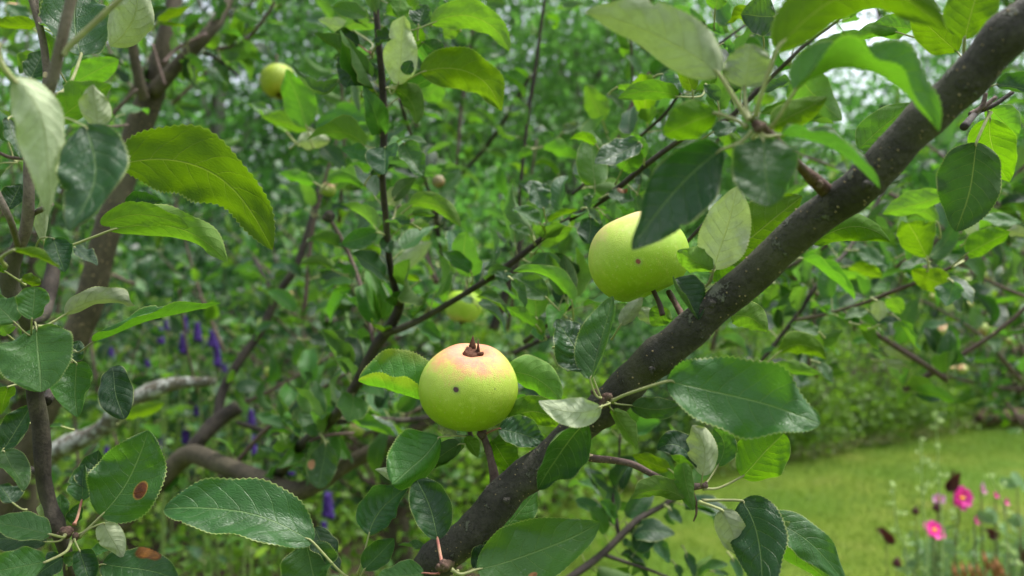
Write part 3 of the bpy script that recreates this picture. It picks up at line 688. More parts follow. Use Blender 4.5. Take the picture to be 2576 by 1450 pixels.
# trunk below the view, joining both systems
co, f = tube(catmull([(TB.x, TB.y, -0.05), (TB.x + .02, TB.y, .3), (TB.x - .01, TB.y + .02, .62), tuple(at(-200, 1850, 1.15))], 6), np.interp(np.linspace(0, 1, 19), [0, .1, 1], [.11, .08, .06]), 16, .06, 3)
put('trunk', mesh_np('trunk', co - np.array(TB), f, M_BARK_T), TREE, TB)
MAIN = [(-200, 1850, 1.15, 95), (300, 1800, .85, 98), (760, 1690, .60, 100), (960, 1555, .505, 96), (1090, 1430, .48, 92), (1200, 1320, .478, 94), (1330, 1195, .472, 90), (1470, 1070, .455, 84),
        (1560, 985, .44, 92), (1700, 860, .42, 88), (1860, 722, .40, 88), (2050, 555, .37, 92), (2240, 395, .345, 98), (2430, 195, .325, 104), (2610, 30, .31, 104), (2800, -150, .30, 90), (3050, -420, .30, 60)]
br(MAIN, M_BARK, 30, 0.03, knots=1, n=14, keep=False, lent=330, lsize=.0006)
# left stem with its fork
br([(-200, 1850, 1.15, 80), (-120, 1500, 1.18, 76), (40, 1180, 1.2, 74), (180, 870, 1.2, 70), (225, 760, 1.2, 68), (265, 595, 1.2, 64), (325, 400, 1.22, 64), (350, 320, 1.22, 66), (388, 220, 1.22, 58)], M_BARK_T, 20, .03, lent=260, lsize=.0016)
br([(380, 240, 1.22, 46), (405, 140, 1.22, 44), (430, 40, 1.23, 40), (455, -90, 1.25, 34)], M_BARK_T, 14, .04)
br([(384, 235, 1.2, 40), (450, 160, 1.2, 34), (520, 87, 1.2, 32), (560, 30, 1.22, 28), (600, -60, 1.25, 22)], M_BARK_T, 14, .04)
br([(362, 250, 1.18, 28), (352, 215, 1.17, 27), (338, 140, 1.16, 25), (325, 60, 1.15, 22), (318, -40, 1.15, 18)], M_BARK_T, 12, .04)
br([(410, 160, 1.12, 9), (450, 120, 1.15, 10), (520, 85, 1.18, 9)], M_TWIG, 8)
br([(415, 215, 1.1, 8), (400, 170, 1.1, 9), (383, 110, 1.1, 7)], M_TWIG, 8)
br([(512, 118, 1.3, 8), (560, 122, 1.3, 8), (620, 100, 1.3, 8), (670, 40, 1.3, 8), (690, 5, 1.3, 7)], M_TWIG, 8)
br([(490, 125, 1.3, 10), (540, 145, 1.3, 9), (600, 190, 1.3, 7)], M_BARK_D, 8)
br([(345, 225, 1.0, 8), (300, 270, 1.0, 9), (262, 315, 1.0, 9)], M_TWIG, 8)
br([(258, 322, .9, 7), (320, 315, .95, 7)], M_TWIG, 8)
# lichened limb, centre limb and the stems that rise from it
br([(-60, 1290, 1.5, 60), (60, 1190, 1.48, 54), (150, 1130, 1.45, 50), (250, 1085, 1.42, 46), (330, 1012, 1.4, 44), (430, 968, 1.4, 34), (540, 960, 1.4, 22)], M_BARK_L, 14, .12)
br([(300, 1330, 1.2, 40), (400, 1215, 1.2, 46), (475, 1145, 1.2, 50), (560, 1170, 1.15, 46), (650, 1205, 1.1, 46), (740, 1235, 1.05, 48), (800, 1215, 1.05, 44), (880, 1165, 1.05, 40), (985, 1110, 1.05, 34), (1080, 1060, 1.06, 26), (1180, 1000, 1.1, 18)], M_BARK_T, 16, .05)
br([(470, 1150, 1.22, 44), (500, 1110, 1.22, 40), (545, 1062, 1.24, 38), (600, 1022, 1.25, 36)], M_BARK_D, 14, .08)
br([(545, 1062, 1.25, 26), (560, 985, 1.28, 24), (605, 905, 1.3, 22), (655, 835, 1.32, 21), (698, 743, 1.34, 20), (745, 670, 1.35, 20), (782, 560, 1.38, 16), (800, 470, 1.4, 8)], M_BARK_D, 12, .06)
br([(698, 745, 1.35, 14), (670, 710, 1.4, 12), (640, 650, 1.45, 8)], M_BARK_D, 8, .06)
br([(700, 1195, 1.1, 30), (745, 1135, 1.0, 28), (800, 1085, .92, 27), (845, 1045, .86, 27), (900, 960, .82, 27), (945, 872, .80, 27), (980, 825, .79, 27), (1000, 785, .78, 26), (1006, 757, .775, 24)], M_BARK_D, 14, .06)
br([(1006, 762, .775, 24), (990, 712, .76, 18), (978, 640, .74, 17), (970, 545, .72, 17), (962, 440, .70, 17), (966, 330, .69, 18), (962, 210, .68, 18), (952, 100, .67, 17), (944, -10, .67, 16), (936, -160, .68, 12)], M_BARK_D, 14, .05)
knob(1012, 748, .77, 26, M_BARK_D)
br([(968, 838, .79, 20), (1010, 826, .78, 18), (1075, 795, .77, 16), (1160, 745, .75, 15), (1250, 688, .73, 16), (1330, 628, .71, 15), (1400, 572, .70, 14), (1520, 500, .68, 15), (1622, 418, .66, 14), (1700, 360, .65, 14), (1760, 325, .64, 14), (1830, 300, .64, 12), (1945, 190, .63, 11), (1985, 152, .62, 11), (2040, 100, .62, 10), (2105, 53, .62, 8), (2190, -40, .62, 5)], M_BARK_D, 12, .05)
br([(940, 868, .85, 11), (930, 810, .86, 11), (914, 740, .88, 11), (884, 655, .9, 10), (855, 595, .9, 11), (832, 555, .9, 12)], M_TWIG, 9, .06)
knob(828, 545, .9, 46, M_BARK_D, 3)
br([(850, 1058, .9, 20), (930, 1055, .95, 17), (1010, 1058, 1.0, 16), (1090, 1050, 1.05, 14)], M_BARK_D, 10, .06)
br([(600, 1065, 1.3, 14), (660, 1082, 1.25, 13), (740, 1096, 1.15, 12), (800, 1090, .98, 10)], M_BARK_D, 10, .05)
br([(890, 1090, .9, 9), (820, 1096, .88, 9), (780, 1110, .86, 7)], M_TWIG, 8)
# thinner stems behind
br([(1240, 830, 1.15, 24), (1262, 770, 1.15, 24), (1285, 700, 1.15, 20), (1305, 630, 1.15, 14), (1306, 560, 1.15, 10), (1310, 467, 1.15, 9), (1329, 283, 1.15, 10), (1342, 207, 1.15, 11), (1358, 90, 1.15, 9), (1374, -30, 1.15, 8)], M_BARK_D, 9, .06)
br([(1130, 470, 1.8, 9), (1146, 440, 1.8, 9), (1158, 300, 1.8, 9), (1168, 227, 1.8, 9), (1185, 110, 1.8, 9), (1203, -20, 1.8, 8)], M_TWIG, 8, .05)
br([(1146, 450, 1.8, 10), (1204, 393, 1.75, 11), (1255, 325, 1.7, 11), (1298, 253, 1.65, 11), (1335, 190, 1.6, 9)], M_BARK_D, 8, .06)
br([(1100, 600, 1.2, 9), (1085, 500, 1.15, 9), (1060, 430, 1.1, 9), (1030, 330, 1.05, 9), (1005, 250, 1.0, 8)], M_BARK_D, 8, .06)
br([(1115, 690, 1.2, 8), (1105, 600, 1.18, 8), (1098, 520, 1.15, 7)], M_BARK_D, 8, .06)
br([(1500, 470, 1.0, 9), (1562, 335, 1.0, 11), (1596, 250, 1.0, 11), (1636, 183, 1.0, 11), (1689, 133, 1.0, 7)], M_TWIG, 8, .05)
br([(1592, 240, 1.1, 7), (1590, 150, 1.1, 7), (1586, 60, 1.1, 6)], M_BARK_D, 8, .05)
br([(1440, 490, .85, 8), (1522, 417, .83, 9), (1622, 333, .8, 9), (1676, 283, .78, 8), (1740, 190, .76, 8), (1800, 120, .75, 7), (1880, 60, .75, 6)], M_BARK_D, 9, .06)
br([(1290, 890, 1.0, 14), (1350, 860, 1.0, 13), (1390, 845, 1.0, 9)], M_BARK_D, 8, .06)
br([(1320, 860, .75, 12), (1400, 800, .70, 10), (1440, 770, .65, 8)], M_BARK_D, 8, .05)
br([(1700, 640, .6, 9), (1760, 575, .58, 9), (1790, 545, .58, 8)], M_BARK_D, 8, .05)
# right-hand twigs
br([(1900, 925, .95, 9), (1925, 897, .95, 10), (1965, 845, .95, 11), (2008, 790, .95, 12), (2058, 713, .95, 11), (2098, 667, .97, 10), (2145, 613, 1.0, 11), (2218, 490, 1.02, 10), (2260, 400, 1.05, 7)], M_BARK_D, 9, .05)
br([(2000, 805, .92, 8), (2068, 793, .9, 8), (2171, 763, .86, 9), (2238, 737, .84, 11), (2301, 713, .82, 10), (2361, 687, .8, 8), (2425, 657, .78, 9), (2434, 632, .78, 7)], M_TWIG, 9, .06)
br([(2300, 700, .98, 8), (2371, 623, 1.0, 11), (2440, 560, 1.02, 11), (2505, 500, 1.05, 9), (2600, 400, 1.1, 8)], M_SHOOT, 9, .05)
br([(1400, 1475, .80, 20), (1442, 1448, .80, 20), (1516, 1393, .82, 19), (1602, 1310, .84, 17), (1676, 1267, .86, 13), (1760, 1205, .88, 8)], M_BARK_D, 10, .05)
br([(1556, 1355, .84, 11), (1552, 1320, .84, 11), (1542, 1257, .85, 9), (1556, 1170, .86, 7), (1560, 1090, .86, 5)], M_BARK_D, 8, .05)
br([(1520, 1396, .82, 10), (1590, 1420, .82, 9), (1660, 1444, .82, 8), (1740, 1480, .82, 6)], M_BARK_D, 8, .05)
br([(960, 1555, .5, 40), (1180, 1560, .6, 30), (1400, 1475, .80, 22)], M_BARK_D, 10, .05)
# twig with the tuft of curled leaves below the limb
br([(1440, 1118, .47, 24), (1478, 1150, .462, 20), (1540, 1158, .455, 17), (1590, 1168, .45, 17), (1640, 1193, .445, 17), (1706, 1228, .44, 20), (1740, 1225, .438, 20), (1775, 1222, .438, 12)], M_TWIG, 14, .05, lent=40, lsize=.0004)
knob(1712, 1226, .436, 34, M_SPUR, 2); knob(1775, 1222, .436, 24, M_TWIG, 1)
br([(1742, 1240, .437, 10), (1750, 1262, .436, 8), (1752, 1290, .435, 6), (1745, 1312, .435, 3)], M_SPUR, 7, .1)
# the apple's spur
br([(1246, 1215, .485, 30), (1240, 1180, .485, 21), (1228, 1130, .487, 18), (1216, 1098, .489, 19)], M_TWIG, 14, .07)
knob(1212, 1092, .488, 40, M_SPUR, 2)
# spur on the front of the limb
knob(1525, 1008, .415, 52, M_SPUR, 4); knob(1500, 990, .42, 30, M_SPUR, 2)
br([(1530, 1000, .44, 30), (1525, 1006, .428, 34), (1522, 1010, .416, 28)], M_SPUR, 10, .1)
# spur with red buds at the bottom edge
knob(1113, 1425, .43, 36, M_SPUR, 4); br([(1130, 1420, .47, 26), (1118, 1424, .45, 28), (1113, 1428, .432, 26)], M_SPUR, 10, .1)
# stub on the upper limb that carries the blurred tuft
br([(2090, 490, .365, 40), (2050, 455, .352, 34), (2012, 418, .34, 24), (1960, 360, .32, 20), (1925, 328, .305, 24), (1900, 312, .298, 26)], M_SPUR, 14, .07)
knob(1908, 322, .296, 46, M_SPUR, 3)
knob(2062, 465, .35, 34, M_SPUR, 2)
for kx, ky, kd, kw in ((1790, 765, .395, 34), (1395, 1122, .452, 30), (1275, 1262, .462, 26), (2180, 470, .34, 36), (1640, 930, .415, 26)): knob(kx, ky, kd, kw, M_BARK, 1, 'knot')
# cut twigs behind the limb at right
br([(2440, 290, .42, 14), (2470, 268, .42, 12), (2480, 235, .42, 11)], M_TWIG, 9); br([(2470, 275, .425, 12), (2505, 245, .425, 11)], M_TWIG, 9)
br([(2450, 285, .43, 14), (2500, 265, .43, 12), (2548, 232, .43, 10)], M_BARK_D, 9)
br([(2425, 320, .40, 20), (2450, 290, .42, 16), (2468, 275, .43, 12)], M_BARK_D, 9)
# left: young shoots and the spurred stem
br([(205, -110, .30, 26), (180, -5, .30, 26), (163, 67, .30, 27), (140, 167, .302, 28), (121, 240, .305, 27), (100, 330, .32, 24), (82, 400, .35, 22)], M_SHOOT, 14, .03)
br([(70, -40, .42, 16), (80, 0, .42, 16), (100, 67, .42, 17), (113, 133, .42, 18), (117, 215, .42, 19), (100, 310, .42, 20), (74, 393, .42, 24), (73, 483, .42, 26), (67, 567, .425, 28), (50, 617, .43, 30)], M_SHOOT, 14, .03)
br([(50, 610, .43, 30), (32, 660, .435, 40), (24, 717, .44, 44), (48, 770, .445, 42), (72, 815, .45, 38), (82, 900, .46, 36), (88, 987, .468, 38), (103, 1083, .472, 42), (110, 1200, .474, 38), (124, 1267, .474, 34), (145, 1325, .472, 40), (168, 1400, .475, 30), (185, 1480, .49, 28), (250, 1640, .60, 30), (420, 1760, .76, 30)], M_BARK_D, 16, .06)
knob(28, 668, .435, 46, M_BARK_D, 3)
br([(70, 810, .5, 22), (95, 800, .62, 34), (113, 780, .7, 36), (128, 710, .72, 36), (140, 640, .73, 30)], M_BARK_D, 12, .06)
br([(-30, 440, .40, 16), (20, 540, .40, 16), (40, 600, .42, 16), (45, 620, .43, 16)], M_SHOOT, 12, .03)
br([(100, 70, .43, 10), (92, 20, .43, 12), (85, -30, .43, 12)], M_SHOOT, 9)
br([(60, 400, .6, 9), (20, 395, .6, 9), (-30, 370, .6, 9)], M_TWIG, 8)
br([(85, 537, .43, 14), (110, 525, .42, 13), (130, 515, .41, 12)], M_SHOOT, 9)
br([(112, 1195, .474, 16), (85, 1185, .48, 17), (55, 1172, .49, 17), (10, 1150, .5, 12), (-30, 1140, .5, 10)], M_BARK_D, 10, .07)
br([(118, 1010, .475, 24), (128, 990, .485, 26), (135, 968, .495, 16)], M_BARK_D, 10, .08)
knob(165, 1342, .462, 44, M_SPUR, 5); knob(190, 1352, .46, 30, M_SPUR, 2)

# ------------------------------------------------------------------ the apple tree: leaves one can tell apart
def HL(*a, **k): return hero_leaf(TREE, *a, **k)
# upper left
HL(11, 100, 600, 360, 1640, 380, .285, .30, 165, 30, 40, m=(330, 1000), wave=.10, pet=(-30, 330, .28), mat='p', petw=16, label='blurred downy pale leaf hanging at the left edge')
HL(11, 640, 955, 520, 1740, 520, .305, .30, 8, 14, 30, m=(700, 1330), mat='d', pet=(400, 930, .34), label='blurred dark green leaf with pale curled rim')
HL(11, 740, 965, 700, 640, 270, .34, .34, 180, 25, mat='p', nopet=True, label='small cream-pale leaf tip behind the blurred shoots')
HL(11, 900, 1250, 2055, 1890, 560, .40, .43, 152, 12, 20, m=(1560, 1300), mat='y', pet=(500, 1500, .40), wave=.10, serr=.03, petw=8, label='large yellow-green leaf seen from below with scalloped upper edge')
HL(11, 540, 640, 895, 450, 210, .60, .60, 165, 14, mat='b', pet=(500, 690, .60))
HL(11, 610, 425, 600, -150, 520, .42, .43, -6, 16, 24, m=(570, 170), mat='g', pet=(425, 725, .40), petw=9, label='dark webbed leaf at the top left, its pale partner curling over it')
HL(11, 830, 350, 1010, -180, 430, .412, .41, 176, 26, 30, m=(1010, 140), mat='p', nopet=True, curl=.9, wave=.1, label='woolly pale leaf underside curling at the top left')
HL(11, 290, 195, -70, 170, 150, .6, .6, 125, 20, mat='y')
HL(11, 410, 930, 835, 640, 330, .385, .385, 152, 20, mat='b', wave=.08, nopet=True)
HL(11, 430, 500, 330, 230, 180, .5, .5, 150, 20, mat='y')
HL(11, 1190, 165, 1440, 50, 110, .95, .95, 140, 20, mat='y'); HL(11, 1190, 180, 1410, 200, 70, .95, .95, 110, 20, mat='y')
HL(11, 200, 160, 60, 30, 150, .9, .9, 20, 20, mat='m'); HL(11, 230, 600, 330, 380, 190, .55, .55, 20, 25, mat='d')
HL(11, 300, 420, 150, 560, 190, .62, .62, 20, 20, mat='b'); HL(11, 60, 900, 160, 1200, 220, .6, .6, 30, 20, mat='d')
# the pale stalk rising right from the blurred shoot
br([(160, 140, .30, 13), (172, 120, .30, 14), (230, 65, .30, 14), (300, 0, .30, 15), (380, -70, .30, 13)], M_PET, 10, .02, name='petiole', keep=False)
# upright twig of curled leaves
HL(12, 760, 235, 488, 150, 130, .75, .75, 150, 20, mat='p', pet=(880, 385, .69))
HL(12, 800, 345, 612, 255, 175, .70, .70, 8, 14, mat='d', pet=(880, 400, .685), shape=(.6, .62), pm=M_PETR)
HL(12, 845, 425, 690, 662, 330, .69, .68, 2, 8, mat='g', pet=(905, 405, .685), wave=.09, pucker=.05, shape=(.5, .8))
HL(12, 650, 600, 292, 492, 190, .69, .68, 48, 30, m=(485, 680), mat='g', pet=(900, 430, .685), label='leaf sagging in a U with dark face and curled tip')
HL(12, 900, 140, 705, 125, 140, .70, .70, 20, 24, mat='g', wave=.1)
HL(12, 1120, -60, 1085, 128, 240, .66, .65, 150, 25, mat='b', pet=(1000, -200, .67))
HL(12, 1090, 640, 1135, 118, 270, .64, .63, 176, 12, mat='p', pet=(1010, 660, .68), wave=.09, label='pale underside of an upright leaf with a torn base')
HL(12, 1140, 560, 1195, 460, 110, .625, .62, 0, 20, mat='d', nopet=True)
HL(12, 925, 345, 1075, 265, 190, .655, .65, 55, 35, mat='d', wave=.1)
HL(12, 1275, 320, 1450, 440, 170, .66, .66, 160, 20, mat='d', shape=(.6, .6))
HL(12, 1340, 180, 1932, 392, 250, .63, .62, 148, 22, m=(1690, 155), mat='b', pet=(1120, 210, .66), wave=.08, label='long yellow-green leaf arching right from the upright twig, upper of two')
HL(12, 1260, 550, 1872, 842, 340, .63, .62, 160, 14, m=(1640, 545), mat='y', pet=(1050, 660, .68), label='long yellow-green leaf arching right from the upright twig, lower of two')
HL(12, 1245, 195, 1300, 35, 190, .64, .64, 10, 20, mat='g', wave=.1, pucker=.05); HL(12, 1380, 110, 1560, 30, 140, .66, .66, 20, 20, mat='g')
HL(12, 1065, 670, 1230, 940, 240, .65, .65, 155, 20, m=(1180, 770), mat='b', pet=(1010, 670, .68), wave=.09)
HL(12, 1070, 650, 1215, 700, 100, .66, .66, 30, 20, mat='d'); HL(12, 1530, 200, 1440, 290, 140, .7, .7, 160, 20, mat='b')
HL(12, 990, 1115, 990, 1318, 300, .64, .63, 4, 14, mat='g', shape=(.42, .75), pet=(950, 1330, .70), label='heart-shaped leaf in front of the upright dark twig')
HL(12, 1128, 1085, 1285, 1335, 230, .66, .65, 18, 34, 10, mat='m', pet=(960, 1330, .70))
HL(12, 870, 1212, 665, 1118, 170, .68, .68, 28, 20, mat='m', pet=(945, 1330, .70))
HL(12, 880, 1330, 1080, 1250, 110, .69, .69, 40, 20, mat='d'); HL(12, 830, 680, 930, 700, 60, .7, .7, 110, 20, mat='y')
HL(12, 770, 600, 800, 850, 90, .95, .95, 20, 20, mat='p'); HL(12, 1290, 760, 1440, 600, 200, 1.0, 1.0, 165, 10, mat='b')
HL(12, 250, 1000, -40, 780, 220, 1.0, 1.0, 60, 25, mat='m', label='broad glossy leaf below the yellowish apple'); HL(12, 420, 970, 60, 880, 190, .98, .98, 150, 20, mat='b')
HL(12, 480, 1000, 930, 960, 260, 1.0, 1.0, 45, 20, mat='m', m=(720, 900)); HL(12, 330, 1080, 580, 1060, 180, .95, .95, 160, 20, mat='p')
HL(12, 400, 960, 250, 520, 260, .9, .9, 170, 20, mat='b'); HL(12, 520, 1110, 680, 1290, 200, 1.0, 1.0, 20, 20, mat='d')
HL(12, 460, 1380, 190, 1310, 140, .9, .9, 150, 20, mat='b'); HL(12, 560, 1380, 860, 1440, 150, .9, .9, 150, 20, mat='b', m=(720, 1345)); HL(12, 670, 1340, 900, 1250, 160, 1.0, 1.0, 170, 20, mat='b')
# centre
HL(22, 1180, 110, 1567, 262, 190, .69, .68, 140, 18, m=(1385, 85), mat='b', pet=(1050, 215, .72))
HL(22, 935, 305, 668, 395, 175, .71, .70, -4, 10, mat='m', pet=(985, 330, .735), shape=(.6, .6))
HL(22, 1190, 235, 980, 230, 110, .69, .69, 50, 30, mat='g', wave=.1); HL(22, 1190, 170, 1370, 180, 110, .72, .72, 130, 20, mat='b')
HL(22, 1640, 600, 1420, 452, 150, .72, .71, 20, 18, mat='m', pet=(1640, 690, .735)); HL(22, 1900, 600, 1880, 690, 140, .70, .70, 5, 15, mat='g', shape=(.42, .7))
HL(22, 1075, 110, 1040, -40, 150, .74, .74, 175, 20, mat='p', pet=(1040, 215, .73)); HL(22, 980, 340, 1040, 460, 120, .73, .73, 20, 25, mat='g', nopet=True)
HL(22, 1060, 605, 1345, 375, 180, 1.0, 1.0, 168, 12, mat='p'); HL(22, 1255, 672, 1060, 620, 90, .80, .80, 130, 20, mat='y', pet=(900, 740, .86))
HL(22, 1185, 240, 1330, 370, 190, .9, .9, 160, 20, mat='b'); HL(22, 600, 590, 350, 545, 130, .88, .88, 150, 18, m=(480, 520), mat='b', pet=(730, 620, .89))
HL(22, 620, 470, 500, 300, 130, 1.0, 1.0, 20, 20, mat='m'); HL(22, 530, 1220, 820, 1240, 130, .9, .9, 35, 18, mat='m', m=(660, 1180)); HL(22, 420, 1110, 760, 1180, 170, 1.2, 1.2, 30, 20, mat='d')
HL(22, 1660, 830, 1530, 800, 70, 1.0, 1.0, 30, 20, mat='p'); HL(22, 1400, 570, 1500, 740, 180, 1.1, 1.1, 40, 20, mat='d'); HL(22, 1320, 870, 1480, 720, 120, .9, .9, 160, 20, mat='b')
# apple in focus and around
HL(22, 1330, 1580, 790, 1425, 600, .51, .50, 12, 8, 100, m=(1070, 1470), mat='gold', wave=.02, twist=0, curl=.2, pet=(1560, 1700, .50), label='bright leaf with golden rim behind the pink-topped apple', shape=(.5, .62))
HL(23, -20, 1370, 400, 1570, 330, .50, .49, 155, 12, 12, m=(190, 1395), mat='b', pet=(-180, 1560, .50), shape=(.6, .55), label='downy leaf behind the pink-topped apple on its branch side')
# leaves on the thin diagonal twig
HL(23, 490, 835, 45, 600, 190, .62, .62, 128, 20, m=(330, 655), mat='b', pet=(480, 960, .66))
HL(23, 300, 800, 25, 630, 210, .63, .63, 14, 22, mat='m', pet=(450, 950, .66)); HL(23, 40, 660, 135, 875, 140, .62, .62, 20, 30, mat='m')
HL(23, 225, 1010, -10, 870, 140, .64, .64, 140, 25, mat='b', pet=(250, 1120, .7)); HL(23, 230, 960, 270, 1100, 90, .65, .65, 160, 20, mat='b')
HL(23, 630, 190, 615, 392, 210, .66, .66, 10, 15, mat='d', shape=(.5, .7)); HL(23, 600, 120, 712, 245, 110, .65, .65, 40, 30, mat='p')
HL(23, 275, 130, 195, -70, 180, .66, .66, 14, 18, mat='g', pet=(280, 240, .7)); HL(23, 250, 240, 30, 125, 160, .68, .68, 35, 26, mat='m', pet=(290, 290, .7), wave=.1)
HL(23, 170, 330, 15, 250, 110, .68, .68, 35, 26, mat='m', wave=.1); HL(23, 300, 225, 550, 130, 90, .70, .70, 135, 18, mat='y'); HL(23, 250, 400, 510, 215, 170, .72, .72, 165, 18, mat='b')
HL(23, 620, 20, 600, 115, 90, .67, .67, 30, 25, mat='m'); HL(23, 760, 20, 960, 60, 150, .66, .66, 40, 20, mat='burn'); HL(23, 200, 460, 280, 560, 110, .75, .75, 30, 20, mat='m')
HL(23, 340, 620, 490, 490, 120, .9, .9, 150, 20, mat='p'); HL(23, 500, 730, 650, 650, 120, .75, .75, 40, 20, mat='d'); HL(23, 260, 870, 380, 980, 160, .75, .75, 30, 20, mat='d')
HL(13, 1290, 730, 838, 742, 200, .58, .57, 140, 18, mat='b', wave=.09, pet=(1500, 640, .63), m=(1090, 690)); HL(13, 1400, 690, 1308, 430, 200, .58, .58, 172, 14, mat='y')
HL(13, 672, 1092, 478, 1055, 110, .68, .68, 140, 15, m=(570, 1040), mat='y'); HL(13, 1000, 1075, 660, 1235, 250, .63, .62, 30, 32, mat='g', wave=.07, pet=(1030, 1235, .66), label='glossy bluish folded leaf on the thin diagonal twig')
HL(13, 865, 1290, 1000, 1090, 210, .645, .64, 168, 14, mat='b', pet=(820, 1390, .67)); HL(13, 1025, 1200, 945, 1000, 140, .64, .64, 160, 20, mat='b', pet=(1030, 1235, .66))
HL(13, 392, 1325, 205, 1240, 90, 1.0, 1.0, 140, 20, m=(300, 1235), mat='y'); HL(13, 340, 1480, 90, 1370, 150, .72, .72, 25, 18, mat='g'); HL(13, 720, 915, 595, 640, 190, .95, .95, 170, 15, mat='b', pet=(750, 1000, 1.0), label='blurred upright leaf in front of the lime-green trees')
HL(13, 1590, 770, 1485, 640, 160, .55, .55, 20, 25, mat='g', wave=.1); HL(13, 1550, 1000, 1735, 955, 150, .62, .62, 25, 25, mat='g', pet=(1470, 1065, .65))
HL(13, 1170, 560, 1330, 700, 150, .62, .62, 30, 25, mat='g', wave=.1); HL(13, 830, 660, 1000, 690, 90, .66, .66, 130, 20, mat='b'); HL(13, 1460, 1090, 1260, 1110, 120, .68, .68, 40, 25, mat='m')
HL(13, 270, 1110, 560, 1210, 170, 1.0, 1.0, 140, 18, mat='b'); HL(13, 420, 1000, 540, 930, 100, 1.05, 1.05, 20, 20, mat='p'); HL(13, 190, 1120, 90, 1200, 110, 1.1, 1.1, 150, 20, mat='b'); HL(13, 1000, 1400, 1020, 1290, 100, .68, .68, 20, 20, mat='d')
# blurred tuft near the lens
HL(13, 1605, 570, 585, 100, 520, .30, .30, 168, 22, 6, m=(1130, 270), pet=(1830, 910, .298), mat='p', wave=.09, petw=14, label='big blurred pale leaf folded along its midrib at the top')
HL(13, 1790, 660, 1850, 330, 370, .31, .31, 176, 22, pet=(1840, 900, .298), mat='p', petw=11, shape=(.42, .6))
HL(13, 1575, 855, 1180, 1010, 340, .305, .305, 162, 12, pet=(1810, 960, .298), mat='y', petw=11, shape=(.5, .6), label='blurred rounded leaf with yellow-lit lower edge by the brown spur')
HL(13, 1620, 1130, 945, 1890, 560, .30, .2999, -14, 12, 14, m=(1260, 1470), pet=(1850, 990, .298), mat='d', petw=10, label='large dark leaf hanging in front of the half-hidden apple')
HL(13, 1930, 1050, 1985, 1560, 520, .295, .281, -4, 10, pet=(1890, 985, .297), mat='m', petw=10, shape=(.45, .6), label='blurred green leaf hanging straight down below the brown spur')
HL(14, 180, 1020, 925, 1425, 360, .30, .29, 84, 46, 46, twist=15, m=(560, 1105), pet=(10, 1000, .298), mat='m', petw=10, label='blurred leaf lying across the thick limb beside the brown spur')
HL(14, 110, 960, 530, 730, 290, .345, .35, 172, 12, mat='y', pet=(20, 990, .30), petw=9)
HL(14, 150, 380, 1420, 230, 560, .285, .285, 160, 14, 14, m=(770, -70), mat='y', pet=(-10, 880, .297), petw=13, label='broad yellow-green leaf cut by the top edge of the view')
HL(14, 285, 690, 1372, 1000, 640, .285, .275, 84, 46, 46, twist=-42, curl=.2, m=(850, 500), mat='b', pet=(110, 960, .297), petw=11, label='big blurred leaf showing yellow-green underside and green face by the limb')
HL(14, 1175, 215, 868, 195, 200, .5, .5, 168, 12, mat='b', pet=(1300, 300, .5)); HL(14, 1060, 245, 640, 332, 150, .5, .5, 155, 14, mat='b', m=(860, 240), pet=(1250, 280, .5))
HL(14, 1565, 300, 1720, -260, 430, .36, .36, 170, 14, mat='y', pet=(1570, 460, .37), petw=10); HL(14, 1510, 390, 1155, 95, 280, .42, .42, 165, 14, mat='y', pet=(1570, 470, .40))
HL(14, 770, 1120, 1170, 780, 290, .46, .46, 168, 12, mat='b', nopet=True, label='serrated leaf peeping out above the thick limb'); HL(14, 620, 60, 1010, -20, 150, .5, .5, 150, 15, mat='b')
HL(14, 1655, 1075, 1500, 1750, 480, .425, .42, 166, 10, mat='d', pet=(1760, 850, .43), petw=8, m=(1600, 1400), shape=(.5, .7), label='dark veined leaf hanging alone at the right with pale rim')
HL(14, 1760, 900, 1905, 1375, 330, .44, .44, 162, 14, mat='y', pet=(1740, 830, .44), m=(1780, 1150)); HL(14, 1760, 820, 1960, 1060, 260, .47, .47, 160, 16, mat='b'); HL(14, 1800, 640, 2170, 690, 260, .40, .40, 30, 15, mat='d')
HL(14, 260, 620, 40, 700, 150, .55, .55, 30, 25, mat='g', wave=.1); HL(13, 2020, 130, 1765, 110, 330, .52, .52, 8, 16, mat='g', label='glossy dark leaf at the top behind the blurred tuft'); HL(13, 1925, 235, 1645, 190, 170, .53, .53, 142, 18, mat='y', m=(1790, 120))
HL(13, 1570, 75, 1600, -110, 180, .58, .58, 165, 14, mat='b', pet=(1565, 230, .6)); HL(13, 1500, 200, 1645, 270, 110, .6, .6, 30, 20, mat='m'); HL(13, 1450, 170, 1500, 280, 100, .62, .62, 20, 20, mat='d'); HL(13, 1630, 330, 1700, 420, 130, .55, .55, 20, 25, mat='g')
# around the half-hidden apple
HL(23, 1560, 585, 1745, -45, 380, .41, .41, 178, 12, mat='p', pet=(1480, 720, .42), petw=7, label='pale upright leaf seen from below, beside the half-hidden apple')
HL(23, 1630, 505, 2230, 30, 460, .43, .44, 166, 12, mat='y', pet=(1540, 600, .42), petw=7, label='glowing yellow-green leaf behind the thick limb')
HL(23, 1555, 595, 1285, 445, 250, .41, .41, 158, 16, mat='b', pet=(1480, 720, .42)); HL(23, 1265, 655, 1445, 968, 330, .415, .41, 2, 16, 90, mat='d', nopet=True, label='dark folded leaf between the half-hidden apple and the limb')
HL(23, 630, 1420, 800, 785, 360, .41, .41, 4, 10, 70, mat='m', pet=(720, 1560, .415), petw=6, label='upright leaf with its side folded over, standing on the limb spur'); HL(23, 625, 1345, 370, 960, 420, .415, .42, 2, 14, mat='g', pet=(710, 1560, .415), wave=.09, pucker=.05, label='crumpled dark leaf beside the upright folded leaf')
